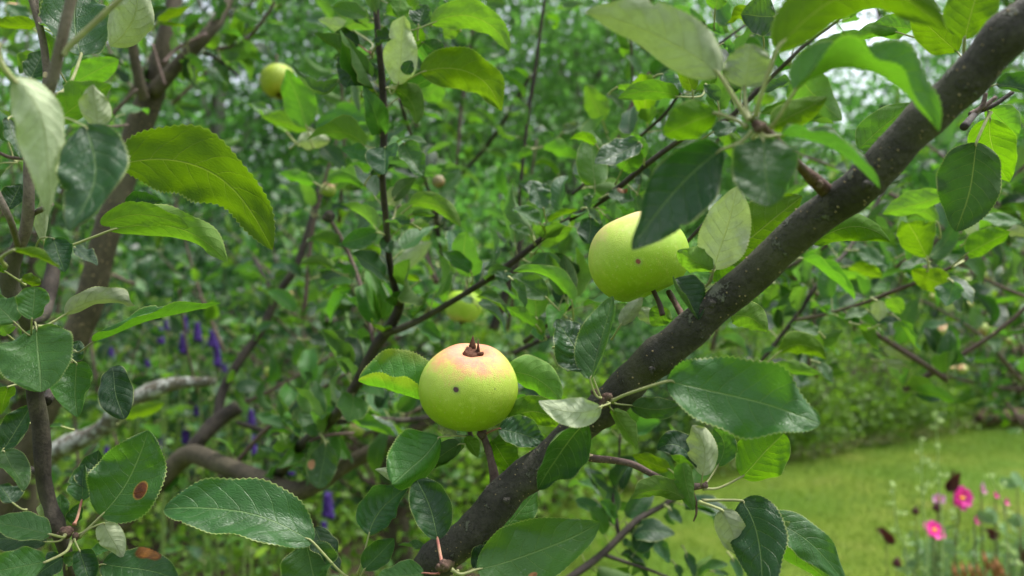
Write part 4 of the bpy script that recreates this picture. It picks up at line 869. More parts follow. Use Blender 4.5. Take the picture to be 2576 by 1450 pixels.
HL(23, 855, 1005, 1022, 795, 140, .43, .43, 172, 15, mat='p'); HL(23, 1690, 940, 1965, 1055, 270, .45, .45, 160, 16, mat='b', m=(1840, 960), nopet=True); HL(23, 1210, 880, 1090, 1010, 190, .47, .47, 165, 14, mat='b', nopet=True)
HL(23, 1480, 700, 1560, 870, 160, .43, .43, 160, 20, mat='p', nopet=True); HL(23, 1000, 880, 1110, 1000, 120, .5, .5, 170, 20, mat='p'); HL(23, 380, 1180, 460, 1360, 130, .5, .5, 20, 20, mat='d'); HL(23, 1570, 690, 1790, 540, 190, .47, .47, 165, 14, mat='y')
# right of the limb
HL(24, 420, 390, 1003, 375, 300, .50, .50, 168, 12, m=(740, 260), mat='y', nopet=True, label='yellow-green leaf jutting right from behind the limb'); HL(24, 1410, 25, 945, 165, 220, .62, .62, 150, 16, mat='b')
HL(24, 1285, 495, 1140, 235, 330, .66, .66, 172, 12, mat='y', pet=(1285, 600, .67), shape=(.7, .5)); HL(24, 1365, 235, 1035, 190, 150, .68, .68, 148, 18, m=(1190, 120), mat='b'); HL(24, 340, 500, 735, 815, 250, .75, .75, 76, 44, 44, m=(540, 630), mat='b')
HL(24, 1450, 720, 1165, 590, 200, .76, .76, 165, 14, mat='y'); HL(24, 1480, 680, 1425, 862, 220, .72, .72, 14, 22, mat='g', wave=.1); HL(24, 1285, 520, 1075, 590, 140, .75, .75, 40, 18, mat='m')
HL(24, 1580, 470, 1910, 300, 240, .68, .68, 152, 18, mat='y', pet=(1560, 520, .78)); HL(24, 1600, 325, 1645, 170, 110, .7, .7, 175, 15, mat='p'); HL(24, 1900, 290, 2100, 340, 120, .7, .7, 150, 18, mat='p')
HL(24, 905, 820, 940, 985, 120, .8, .8, 172, 20, mat='p'); HL(24, 920, 1000, 1080, 950, 110, .8, .8, 60, 20, mat='d'); HL(24, 165, 1210, 525, 1265, 210, .70, .70, 160, 14, m=(350, 1145), mat='y'); HL(24, 145, 1295, 485, 1375, 140, .72, .72, 150, 16, mat='b')
HL(24, 470, 1060, 245, 1005, 140, .8, .8, 30, 16, mat='m'); HL(24, 1075, 965, 1235, 1205, 140, .8, .8, 60, 30, mat='b'); HL(24, 830, 890, 660, 960, 120, .8, .8, 25, 18, mat='p'); HL(24, 770, 1000, 915, 1195, 130, .85, .85, 150, 18, mat='b')
HL(24, 960, 1170, 1170, 1280, 90, 1.1, 1.1, 160, 18, mat='p'); HL(24, 950, 1270, 1165, 1335, 80, 1.1, 1.1, 160, 18, mat='p'); HL(24, 1000, 800, 1090, 920, 140, .9, .9, 160, 18, mat='b'); HL(24, 470, 1290, 570, 1450, 120, .8, .8, 30, 18, mat='m'); HL(24, 130, 690, 90, 820, 130, .9, .9, 165, 14, mat='b')
HL(24, 1680, 200, 2000, 230, 140, .8, .8, 40, 18, mat='m'); HL(24, 760, 440, 1000, 560, 160, .95, .95, 30, 18, mat='m'); HL(24, 1110, 470, 1240, 440, 120, .95, .95, 20, 16, mat='p'); HL(24, 700, 560, 950, 640, 150, .95, .95, 150, 18, mat='y')
# lower left
HL(21, 275, 1030, 310, 1510, 560, .43, .42, 6, 12, mat='m', pet=(262, 985, .452), wave=.07, shape=(.42, .62), label='broad dull green leaf hanging at the left edge, right rim curled')
HL(21, 575, 1290, 585, 1700, 430, .455, .45, 10, 14, m=(560, 1480), mat='m', pet=(330, 1180, .465), shape=(.42, .8), label='heart-shaped leaf hanging beside the broad left-edge leaf')
HL(21, 850, 1320, 940, 1715, 260, .475, .47, 20, 26, 12, mat='d', nopet=True, shape=(.5, .6), label='dark narrow leaf hanging right of the heart-shaped leaf')
HL(21, 705, 1130, 1672, 838, 320, .46, .46, 78, 44, 44, twist=45, m=(1160, 985), mat='b', nopet=False, pet=(560, 1200, .47), label='long folded leaf pointing right above the purple flowers')
HL(21, 490, 925, 1022, 862, 220, .465, .465, 142, 20, m=(760, 820), mat='p', pet=(275, 1015, .455), wave=.09, petw=6, label='crinkled downy leaf left of the long folded leaf')
HL(21, 830, 292, 1717, 533, 340, .435, .44, 150, 16, m=(1330, 290), mat='b', pet=(230, 480, .43), petw=7, label='long serrated leaf seen from below, under the large yellow-green leaf'); HL(21, 760, 245, 1425, 275, 230, .42, .43, 142, 18, m=(1110, 175), mat='b', nopet=True)
HL(21, 945, 100, 1230, 70, 230, .46, .46, 25, 18, mat='d', nopet=True); HL(21, 400, 350, 490, 605, 260, .40, .40, 10, 18, mat='d', pet=(260, 450, .43), wave=.08); HL(21, 95, 440, 455, 575, 140, .34, .34, 122, 22, mat='y', pet=(40, 560, .36), petw=9)
HL(21, 560, 415, 735, 555, 140, .6, .6, 30, 24, mat='d', wave=.1); HL(21, 240, 965, 265, 715, 240, .41, .41, 8, 14, mat='m', pet=(250, 1010, .45), shape=(.6, .5)); HL(21, 110, 985, -90, 800, 260, .42, .42, 14, 16, mat='m')
HL(21, 60, 130, 160, -60, 200, .5, .5, 20, 20, mat='d'); HL(21, 330, 380, 330, -30, 130, .46, .46, 150, 30, mat='p'); HL(21, 160, 660, 310, 690, 120, .5, .5, 150, 20, mat='y'); HL(21, 40, 600, -30, 560, 100, .42, .42, 150, 20, mat='y'); HL(21, 540, 1280, 600, 1120, 150, .5, .5, 20, 20, mat='d'); HL(21, 480, 1240, 510, 1110, 110, .5, .5, 20, 20, mat='burn')
HL(21, 60, 1080, 10, 1010, 160, .46, .46, 150, 20, mat='b'); HL(31, 60, 20, 10, 230, 190, .5, .5, 160, 20, mat='y')
HL(31, 760, 995, 1118, 348, 540, .462, .455, 2, 10, m=(985, 690), mat='spot', pet=(560, 1140, .462), petw=6, label='upright olive-green leaf with a round brown spot')
HL(31, 700, 810, 745, 498, 290, .48, .48, 6, 14, mat='d', nopet=True); HL(31, 615, 885, 640, 600, 230, .475, .475, 12, 22, mat='g', pet=(560, 1060, .465), pm=M_PETR, petw=7)
HL(31, 2363, 1195, 1237, 945, 540, .47, .46, 24, 8, m=(1800, 975), mat='m', pet=(2640, 1470, .475), petw=7, wave=.035, twist=-8, curl=.25, shape=(.5, .62), label='large bright green leaf lying level at the bottom, veins showing')
HL(32, 395, 1200, 490, 1640, 480, .485, .48, 8, 12, mat='m', nopet=True, label='green leaf hanging behind the large level leaf at the bottom'); HL(32, 460, 1080, 640, 1420, 220, .49, .49, 25, 25, mat='d', nopet=True)
HL(31, 780, 1050, 925, 1310, 190, .455, .455, 178, 20, mat='p', pet=(600, 1160, .46)); HL(31, 670, 1270, 840, 1235, 120, .47, .47, 30, 18, mat='m'); HL(31, 770, 1360, 1350, 1480, 330, .46, .455, 16, 12, m=(1060, 1395), mat='burn', pet=(590, 1370, .465), label='dark glossy leaf with burnt orange edge at the bottom left')
HL(31, 385, 1135, -80, 1020, 260, .44, .43, 35, 30, 10, mat='m', pet=(490, 1140, .458), petw=7); HL(31, 350, 1190, -110, 1170, 230, .445, .44, 20, 16, mat='d', pet=(490, 1150, .458)); HL(31, 350, 1340, -120, 1430, 290, .43, .42, 12, 16, mat='m', pet=(540, 1190, .455), petw=8)
HL(31, 470, 1310, 240, 1480, 230, .45, .45, 30, 20, mat='d', nopet=True); HL(31, 600, 1255, 690, 1520, 270, .45, .45, 12, 50, 20, mat='d', pet=(560, 1170, .455)); HL(31, 475, 1055, 455, 830, 150, .48, .48, 15, 20, mat='m'); HL(31, 20, 500, 240, 150, 260, .49, .49, 12, 25, mat='d', wave=.08)
HL(31, 30, 505, 180, 805, 230, .47, .46, 12, 24, mat='m', pet=(20, 540, .49)); HL(31, 330, 1010, 325, 890, 110, .49, .49, 170, 20, mat='p'); HL(31, 500, 1370, 590, 1260, 130, .47, .47, 20, 20, mat='m'); HL(31, 560, 1060, 600, 900, 140, .48, .48, 25, 20, mat='m', nopet=True); HL(31, 100, 900, 0, 760, 220, .55, .55, 25, 20, mat='d'); HL(31, 170, 300, 100, 480, 170, .5, .5, 155, 25, mat='p'); HL(31, 470, 320, 370, 320, 60, .6, .6, 40, 25, mat='m')
# below the pink-topped apple
HL(32, 1405, 400, 1050, 755, 520, .475, .465, 8, 6, -100, m=(1255, 560), mat='b', pet=(1610, 395, .485), shape=(.5, .6), label='fresh green leaf arching down left of the apple stalk'); HL(32, 1560, 450, 1150, 728, 190, .485, .485, 160, 16, mat='d', pet=(1640, 430, .488))
HL(32, 1350, 760, 915, 645, 260, .49, .49, 168, 16, mat='p', nopet=True); HL(32, 870, 1140, 1170, 770, 400, .475, .48, 4, 14, m=(960, 950), mat='g', pet=(780, 1440, .48), pucker=.045, label='broad puckered leaf below the fresh arching leaf')
HL(32, 1390, 1175, 1235, 725, 370, .445, .445, 0, 12, m=(1335, 950), mat='d', pet=(1430, 1370, .432), pm=M_PETR, petw=9, shape=(.55, .5), label='dark oval leaf on a reddish stalk in front of the limb')
HL(32, 835, 1400, 1062, 1165, 240, .47, .47, 6, 16, mat='m', pet=(800, 1460, .475)); HL(32, 1295, 1240, 1088, 1215, 130, .49, .49, 60, 25, mat='m'); HL(32, 1285, 1425, 920, 1470, 240, .44, .44, 16, 14, mat='chip', pet=(1400, 1425, .432), pm=M_PETR)
HL(33, -230, 1400, 702, 1045, 560, .435, .44, 2, 10, m=(220, 1265), mat='chip', pet=(-420, 1400, .432), petw=8, label='large dark pointed leaf at the bottom with pale dusty patches'); HL(32, 1830, 1190, 2140, 800, 280, .50, .50, 4, 12, mat='m', nopet=True)
HL(32, 1660, 1395, 1855, 1178, 220, .46, .46, 12, 24, mat='d', pet=(1540, 1410, .435)); HL(32, 1850, 335, 2200, 435, 280, .475, .475, 14, 16, mat='g', pet=(1760, 370, .486), pucker=.05, pm=M_PETR, label='puckered leaf right of the apple stalk'); HL(32, 1800, 430, 1960, 680, 280, .485, .485, 160, 14, mat='y', nopet=True)
HL(33, 10, 275, 440, 345, 250, .485, .48, 165, 12, m=(220, 210), mat='y', nopet=True); HL(33, 20, 230, 240, 110, 190, .49, .49, 20, 18, mat='b', nopet=True); HL(32, 1605, 395, 1695, 555, 170, .478, .475, 160, 24, mat='y', nopet=True); HL(32, 1590, 470, 1365, 625, 180, .50, .50, 30, 18, mat='b', nopet=True)
HL(32, 1400, 300, 1530, 390, 150, .51, .51, 160, 20, mat='p', nopet=True)
# front of the limb
HL(33, 705, 170, 238, 125, 230, .385, .39, 172, 10, 30, m=(480, 215), mat='p', pet=(760, 140, .41), twist=60, label='cream-pale curled leaf in front of the limb'); HL(33, 600, 285, 235, 795, 440, .40, .415, -22, 12, m=(400, 520), mat='d', pet=(720, 160, .413), label='very dark leaf hanging across the limb')
HL(33, 1205, -20, 2362, 300, 620, .375, .365, 6, 9, m=(1780, 95), mat='m', pet=(790, 130, .412), petw=9, wave=.10, serr=.03, curl=.55, twist=10, shape=(.5, .6), label='very large green leaf stretching right from the limb spur')
HL(33, 1770, 700, 2090, 370, 440, .44, .44, 166, 10, mat='y', pet=(1480, 790, .438), petw=7, shape=(.5, .55), label='rounded yellow-green leaf below the very large leaf'); HL(33, 795, 195, 985, 500, 210, .42, .42, 150, 20, mat='b', pet=(770, 150, .415))
HL(33, 1225, 645, 945, 535, 150, .6, .6, 150, 16, mat='y'); HL(33, 940, 160, 1320, 150, 190, .43, .43, 160, 16, mat='d', m=(1130, 190), pet=(800, 140, .415))
# tuft of curled leaves
HL(33, 1455, 645, 1132, 495, 250, .44, .435, 35, 26, m=(1290, 460), mat='d', wave=.08, nopet=True, label='dark curled leaf of the tuft below the limb'); HL(33, 1440, 620, 1230, 370, 230, .45, .45, 165, 14, mat='b', nopet=True)
HL(33, 1475, 690, 1395, 315, 260, .435, .435, 172, 22, mat='p', pet=(1460, 780, .438), m=(1490, 490), label='pale downy leaf standing in the tuft below the limb'); HL(33, 1590, 615, 1555, 335, 240, .45, .45, 6, 14, m=(1640, 460), mat='m', pet=(1480, 770, .44))
HL(33, 1335, 865, 938, 872, 230, .432, .43, 142, 14, m=(1130, 800), mat='b', nopet=True, label='leaf seen from below under the twig of the curled tuft'); HL(33, 1320, 600, 1405, 955, 190, .425, .425, 165, 20, mat='b', nopet=True)
HL(33, 1620, 950, 1795, 1330, 240, .42, .42, 175, 24, mat='p', pet=(1450, 890, .432), petw=8); HL(33, 1770, 880, 1915, 1640, 460, .43, .42, 12, 16, 10, m=(1900, 1180), mat='d', pet=(1470, 880, .435), petw=8, label='dark drooping leaf at the bottom, right of the lawn twig')
HL(34, 50, 1060, 640, 1560, 330, .43, .43, 150, 14, m=(310, 1300), mat='b', nopet=True, label='yellow-green serrated leaf seen from below at the bottom before the lawn'); HL(34, 60, 1010, 680, 1520, 300, .437, .437, 12, 16, m=(370, 1190), mat='m', nopet=True); HL(33, 1950, 1010, 2060, 1150, 100, .45, .45, 20, 20, mat='m', nopet=True)
for a_ in ((33, 1000, 1190, 1060, 1330, 120), (33, 1110, 1165, 1225, 1350, 140), (33, 1350, 1270, 1410, 1460, 120), (33, 1700, 1310, 1760, 1480, 110), (33, 1225, 935, 1320, 1050, 90), (33, 930, 1080, 1000, 1230, 90), (33, 880, 1160, 900, 1210, 50), (33, 700, 900, 800, 1040, 80), (33, 1270, 1360, 1310, 1470, 80), (33, 1550, 1410, 1680, 1440, 50)):
    HL(*a_, .84, .84, 15, 16, mat='g', nu=24, nv=3)
HL(32, 545, 455, 490, 790, 240, .84, .84, 6, 12, mat='tan', pet=(520, 390, .86), shape=(.5, .55), label='hanging leaf with a tan patch among the centre branches'); HL(32, 500, 380, 350, 210, 170, .86, .86, 20, 20, mat='m'); HL(32, 515, 370, 560, 210, 110, .86, .86, 150, 20, mat='b')
HL(32, 250, 330, 10, 230, 140, 1.1, 1.1, 20, 20, mat='m'); HL(31, 940, 260, 1240, 140, 130, 1.1, 1.1, 150, 18, mat='y'); HL(31, 1230, 820, 1350, 640, 180, 1.2, 1.2, 20, 18, mat='m')
N_HERO = LEAFN[0]

# ------------------------------------------------------------------ more leaves on the twigs behind: spur rosettes
rg = np.random.default_rng(77)
frames = []
VIS = [s for s in SEGS]
for S in VIS:
    P = S[:, :3]; R = S[:, 3]; D = P[:, 1]
    step = np.linalg.norm(np.diff(P, axis=0), axis=1); Ls = np.r_[0, np.cumsum(step)]
    if D.min() < 0.58 or R.mean() > .011: continue
    n = max(1, int(Ls[-1] / (0.034 if R.mean() < .006 else 0.08)))
    for s in (np.arange(n) + rg.uniform(0, 1, n)) / n * Ls[-1]:
        p = np.array([np.interp(s, Ls, P[:, k]) for k in range(3)]); i = min(np.searchsorted(Ls, s), len(P) - 1)
        td = norm(P[i] - P[i - 1]) if i else norm(P[1] - P[0])
        if p[1] < .6: continue
        frames += rosette(rg, p + np.array([0, .006, 0]), td + np.array([0, .4, 0]), .050, rg.integers(2, 6))
# free twigs of the crown further back
BACK = []
for i in range(84):
    px, py = rg.uniform(-150, 2650), rg.uniform(-200, 1180); D = rg.uniform(1.05, 2.1)
    if 1060 < px < 1620 and py < 520: continue
    if px < 700 and D < 1.5: D += .6
    if px > 1350 and py > 900: continue
    a = np.array(at(px, py, D)); d = norm(np.array([rg.normal(0, .5), rg.normal(0, .35), rg.uniform(.2, 1)])); l = rg.uniform(.18, .42)
    pts = catmull([a - d * l * .5, a + rg.normal(0, .012, 3), a + d * l * .5 + rg.normal(0, .02, 3)], 5)
    co, f = tube(pts, np.linspace(.0042, .0016, len(pts)), 6, .06, i)
    if min(abs(1288 + F * p_[0] / p_[1] - 1192) + abs(725 - F * (p_[2] - CAMZ) / p_[1] - 835) for p_ in pts) > 60: BACK.append((co, f))
    for t_ in np.linspace(.05, 1, rg.integers(4, 8)):
        k = int(t_ * (len(pts) - 1)); frames += rosette(rg, pts[k], d, .057, rg.integers(2, 6))
co, f = merge(BACK); tag(put('twigs', mesh_np('twigs', co - np.array(TB), f, M_TWIG), TREE, TB), kind='stuff')
# keep the view to apples and the in-focus twigs clear of stray leaves in front
def proj(p): return 1288 + F * p[0] / p[1], 725 - F * (p[2] - CAMZ) / p[1]
def clear(p):
    x, y = proj(p)
    for (cx, cy, r, dm) in ((1180, 970, 150, .56), (1605, 645, 160, .56), (700, 205, 60, 1.27), (1165, 770, 72, 1.06), (390, 190, 70, 1.2), (430, 110, 60, 1.2), (335, 340, 45, 1.2), (255, 620, 55, 1.2), (225, 760, 55, 1.2), (560, 1170, 55, 1.15), (680, 1210, 55, 1.05), (450, 905, 75, 2.75), (520, 900, 70, 2.75), (632, 1085, 62, 2.75), (828, 1285, 55, 2.75), (435, 1110, 55, 2.75), (480, 830, 40, 2.75)):
        if (x - cx) ** 2 + (y - cy) ** 2 < r * r and p[1] < dm: return False
    return True
def open_view(p):                       # the tree is thin where the lime trees shine through
    x, y = proj(p); return 1190 < x < 1580 and 40 < y < 470
frames = [fr for fr in frames if clear(fr[0] + fr[1][:, 1] * .5) and not (open_view(fr[0]) and rg.random() < .72)]
# unseen leaf rosettes added above the view to cut the skylight below
for i in range(150):
    a = np.array([rg.uniform(-1.5, 1.6), rg.uniform(.15, 2.4), 0]); a[2] = 1.45 + .42 * a[1] + rg.uniform(.12, .9)
    frames += rosette(rg, a, rg.normal(0, 1, 3), .07, rg.integers(5, 9))
def shows(fr):
    x, y = proj(fr[0] + fr[1][:, 1] * .5)
    inside = -40 < x < 2616 and -40 < y < 1490
    return (np.linalg.norm(fr[1][:, 1]) / fr[0][1]) * (1 if inside else 0.01)
frames.sort(key=lambda fr: -shows(fr))
N_IND = max(0, 300 - N_HERO)
KEYS = ['m', 'b', 'y', 'g', 'm', 'd', 'p', 'b', 'm', 'd', 'g', 'g', 'm', 'd', 'b', 'm']
LIB = [canon_mesh(500 + i, LM[k]) for i, k in enumerate(KEYS)]
for (o, R) in frames[:N_IND]:
    m4 = Matrix.Identity(4); m4 = Matrix([[*R[r], o[r]] for r in range(3)] + [[0, 0, 0, 1]])
    put_m('leaf', LIB[rg.integers(len(LIB))], TREE, m4)
rest = frames[N_IND:]
groups = {'m': [], 'b': [], 'g': [], 'd': []}
for fr in rest: groups[rg.choice(['m', 'm', 'd', 'b', 'd', 'g'])].append((fr[0] - np.array(TB), fr[1]))
for k, fr in groups.items():
    if not fr: continue
    tag(put('leaves', joined_leaves('leaves', fr, 700 + ord(k), LM[k], rg), TREE, TB), kind='stuff')
print('hero leaves', N_HERO, 'more', len(frames))
# ------------------------------------------------------------------ apples
def apple_mesh(seed, mat, nseg=40, nr=26, ribs=0.032):
    """unit radius, +Z blossom end"""
    rg = np.random.default_rng(seed); th = np.linspace(0, np.pi, nr + 1); a = np.linspace(0, 2 * np.pi, nseg, endpoint=False)
    ph = rg.uniform(0, 6.28, 2); co = []
    for t_ in th:
        c, s = math.cos(t_), math.sin(t_)
        r = 1.0 + 0.02 * c * -1 - 0.02
        z = 0.90 * c; rho = s ** 0.86 * (1.0 - 0.05 * c)
        # dimples
        d = math.exp(-(s / 0.28) ** 2)
        z -= (0.20 if c > 0 else -0.24) * d
        rr = rho * (1 + ribs * np.cos(5 * a + ph[0]) * max(0, c) + 0.03 * np.cos(2 * a + ph[1]) + 0.008 * np.cos(3 * a + ph[0]))
        co.append(np.stack([rr * np.cos(a), rr * np.sin(a), np.full(nseg, z) + .015 * np.cos(a + ph[1]) * s], 1))
    idx = np.arange((nr + 1) * nseg).reshape(nr + 1, nseg)
    qd = np.stack([idx[:-1], idx[1:], np.roll(idx[1:], -1, 1), np.roll(idx[:-1], -1, 1)], -1).reshape(-1, 4)
    return mesh_np('fruit', np.concatenate(co), qd, mat)
M_CALYX = plain_material('dried_calyx', (0.055, 0.022, 0.012), (0.11, 0.05, 0.03), 30, .8, .15)
def calyx_mesh(seed):
    rg = np.random.default_rng(seed); parts = []
    for i in range(6):
        a = i * 1.047 + rg.normal(0, .2); b = np.array([math.cos(a) * .12, math.sin(a) * .12, .60]); h = rg.choice([.14, .2, .26, .48])
        tip = b + np.array([math.cos(a) * rg.uniform(-.02, .12), math.sin(a) * rg.uniform(-.02, .12), h]); w = np.array([-math.sin(a), math.cos(a), 0]) * .095
        m = (b + tip) / 2 + np.array([math.cos(a), math.sin(a), 0]) * .03
        n_ = np.array([math.cos(a), math.sin(a), 0]) * .022
        co = np.array([b - w, b + w, m + w * .8, tip, m - w * .8, b - w - n_, b + w - n_, m + w * .8 - n_, tip - n_ * .3, m - w * .8 - n_])
        parts.append((co, [np.array([[0, 1, 2], [0, 2, 4], [4, 2, 3], [5, 7, 6], [5, 9, 7], [9, 8, 7], [0, 5, 6], [0, 6, 1], [1, 6, 7], [1, 7, 2], [2, 7, 8], [2, 8, 3], [3, 8, 9], [3, 9, 4], [4, 9, 5], [4, 5, 0]])]))
    parts.append(tube(np.array([[0, 0, .60], [0, 0, .72], [.01, 0, .80]]), [.17, .18, .12], 10, .25, seed))
    for k in range(9):
        a = k * .7 + rg.normal(0, .3); rr_ = rg.uniform(.05, .17); b = np.array([math.cos(a) * rr_, math.sin(a) * rr_, .62]); parts.append(tube(np.array([b, b + [0, 0, .1], b + [rg.normal(0, .07), rg.normal(0, .07), rg.uniform(.10, .24)]]), [.075, .07, .035], 6, .3, seed + k))
    co, f = merge(parts); return mesh_np('calyx', co, f, M_CALYX, smooth=False)
def stalk_mesh(seed, ln=.75):
    p = catmull([(0, 0, -.62), (.02, .01, -.9), (.09, .02, -.9 - ln * .5), (.14, .0, -.9 - ln)], 5)
    co, f = tube(p, np.linspace(.045, .06, len(p)), 8, .06, seed); return mesh_np('stalk', co, f, M_TWIG)
def apple(label, px, py, D, rpx, axis, mat, seed, group, ln=.75, squash=(1, 1, 1), detail=(40, 26), spin=0.0, calyx=True):
    c = at(px, py, D); r = rpx * D / F
    z = Vector(axis).normalized(); M = z.to_track_quat('Z', 'Y').to_matrix().to_4x4()
    root = empty('apple', c); tag(root, label, 'apple', group)
    m4 = Matrix.Translation(c) @ M @ Matrix.Rotation(spin, 4, 'Z') @ Matrix.Diagonal((r * squash[0], r * squash[1], r * squash[2], 1))
    put_m('fruit', apple_mesh(seed, mat, *detail), root, m4)
    if calyx: put_m('calyx', calyx_mesh(seed), root, m4)
    put_m('stalk', stalk_mesh(seed, ln), root, m4)
    return root
GREEN, PALE = (0.255, 0.40, 0.008), (0.43, 0.54, 0.075)
# surface points given in the apple's own axes
def local(axis, spin, vx, vy, vz):
    z = Vector(axis).normalized(); M = z.to_track_quat('Z', 'Y').to_matrix() @ Matrix.Rotation(spin, 3, 'Z')
    v = M.inverted() @ Vector((vx, vy, vz)); return tuple(v)
AX1 = (0.09, -0.30, 1.0)
def sp1(dx, dy, r, col):            # dx, dy in apple radii on the visible face
    y = -math.sqrt(max(0.02, 1 - dx * dx - dy * dy)); return (*local(AX1, 0, dx * .97, y * .97, -dy * .92), r, col)
M_AP1 = apple_material('apple_skin_blushed', GREEN, PALE, (0.64, 0.19, 0.14), 1.0, [sp1(-.21, -.06, .065, (0.07, 0.03, 0.035)), sp1(.58, -.05, .022, (0.10, 0.08, 0.03)), sp1(-.06, .83, .045, (0.10, 0.04, 0.02))])
apple('green apple with pink top and dark specks, in focus above the limb', 1180, 972, .49, 122, AX1, M_AP1, 1, 'large apples near the limb', ln=.35, squash=(1, 1, .97), detail=(64, 40))
AX2 = (-0.38, 0.15, 0.9)
def sp2(dx, dy, r, col):
    y = -math.sqrt(max(0.02, 1 - dx * dx - dy * dy)); return (*local(AX2, 0, dx * .97, y * .97, -dy * .95), r, col)
M_AP2 = apple_material('apple_skin_green', (0.245, 0.41, 0.008), (0.42, 0.54, 0.075), (0.62, 0.38, 0.22), .75, [sp2(-.14, .15, .06, (0.20, 0.06, 0.03))])
apple('large green apple half hidden by a dark hanging leaf', 1604, 645, .455, 124, AX2, M_AP2, 2, 'large apples near the limb', ln=.4, detail=(56, 36))
br([(1682, 735, .458, 16), (1700, 765, .45, 15), (1720, 800, .44, 16), (1745, 830, .43, 20)], M_SPUR, 10, .1)
M_AP3 = apple_material('apple_skin_yellow', (0.27, 0.36, 0.015), (0.33, 0.40, 0.03), (0.55, 0.30, 0.06), .4)
apple('yellow-green apple at upper left among leaves', 700, 206, 1.28, 46, (.2, -.2, -1), M_AP3, 3, 'smaller apples deeper in the tree')
apple('green apple behind the thin diagonal twig at centre', 1166, 772, 1.07, 47, (-.1, -.1, -1), M_AP2, 4, 'smaller apples deeper in the tree')
M_AP4 = apple_material('apple_skin_small', (0.20, 0.28, 0.03), (0.34, 0.38, 0.10), (0.46, 0.20, 0.12), .9)
M_AP5 = apple_material('apple_skin_withered', (0.16, 0.13, 0.06), (0.26, 0.20, 0.10), (0.30, 0.15, 0.09), .9)
SM = [('small yellow apple under the centre knobbly spur', 826, 478, 1.0, 20), ('small pale green apple behind the lower centre fork', 922, 1030, 1.25, 23), ('small bright cream-green apple just below the one at the lower centre fork', 897, 1080, 1.25, 20),
      ('tiny green apple beside the dark rising branch at left centre', 677, 936, 1.5, 14), ('small pale apple in the top left corner', 36, 26, .95, 22), ('small brownish withered apple right of the upright twig', 1103, 457, 1.05, 17),
      ('tiny pale apple at the dark branch fork left of centre', 728, 741, 1.5, 9), ('small cream-green apple at the left border below centre', 1000, 470 + 640, 1.4, 12)]
for i, (lb, px, py, D, r) in enumerate(SM[:7]):
    apple(lb, px, py, D, r, (rg.normal(0, .3), -.2, -1 if i % 2 else .8), M_AP5 if i == 5 else M_AP4, 20 + i, 'smaller apples deeper in the tree', detail=(20, 12))

# ------------------------------------------------------------------ the second apple tree at right and the one behind at left
def apple_tree_back(name_label, base, crown, rad, nfrm, size, seed, nind=300, bark=None):
    rg = np.random.default_rng(seed)
    root = tag(empty('apple_tree', base), name_label, 'tree', 'further apple trees')
    base = np.array(base); crown = np.array(crown)
    parts = []; fr = []
    tp = catmull([base + [0, 0, -.04], base * .6 + crown * .4 + rg.normal(0, .05, 3), crown + [0, 0, -.15 * rad[2]]], 6)
    parts.append(tube(tp, np.interp(np.linspace(0, 1, len(tp)), [0, .1, 1], [.085, .065, .035]), 12, .07, seed))
    put('trunk', mesh_np('trunk', parts[0][0] - base, parts[0][1], bark or M_BARK_T), root, base)
    for i in range(nfrm):
        u = norm(rg.normal(0, 1, 3)); e_ = crown + u * np.array(rad) * rg.uniform(.45, 1) ** .6
        b = tp[rg.integers(len(tp) // 2, len(tp))]; mid = (b + e_) / 2 + np.array([0, 0, -.06]) + rg.normal(0, .05, 3)
        p = catmull([b, mid, e_], 6); co, f = tube(p, np.linspace(.009, .002, len(p)), 6, .06, seed + i)
        put('branch', mesh_np('branch', co - b, f, M_TWIG), root, b)
        for t_ in np.linspace(.28, 1, 12):
            k = int(t_ * (len(p) - 1)); fr += rosette(rg, p[k] + rg.normal(0, .03, 3), p[-1] - p[0], size, rg.integers(3, 6))
    fr = [x for x in fr if x[0][1] > 1.3 and clear(x[0] + x[1][:, 1] * .5)]
    fr.sort(key=lambda x: -shows(x))
    for (o, R) in fr[:nind]:
        put_m('leaf', LIB[rg.integers(len(LIB))], root, Matrix([[*R[r], o[r]] for r in range(3)] + [[0, 0, 0, 1]]))
    gr = {'m': [], 'b': [], 'd': []}
    for x in fr[nind:]: gr[rg.choice(['m', 'b', 'b', 'd'])].append((x[0] - base, x[1]))
    for k, x in gr.items():
        if x: tag(put('leaves', joined_leaves('leaves', x, 800 + ord(k), LM[k], rg, nu=6), root, base), kind='stuff')
    return root
apple_tree_back('apple tree with small pinkish apples beyond the limb at right', (2.25, 3.3, 0), (1.9, 2.95, 1.66), (.95, .8, .50), 27, .06, 301)
apple_tree_back('leafy apple tree behind the crossing centre branches', (-.45, 3.6, 0), (-.55, 3.2, 1.42), (1.05, .8, .55), 40, .066, 302)
apple_tree_back('leafy apple tree behind the left brown stem', (-1.9, 3.2, 0), (-1.7, 2.9, 1.75), (.8, .7, .8), 28, .066, 303)
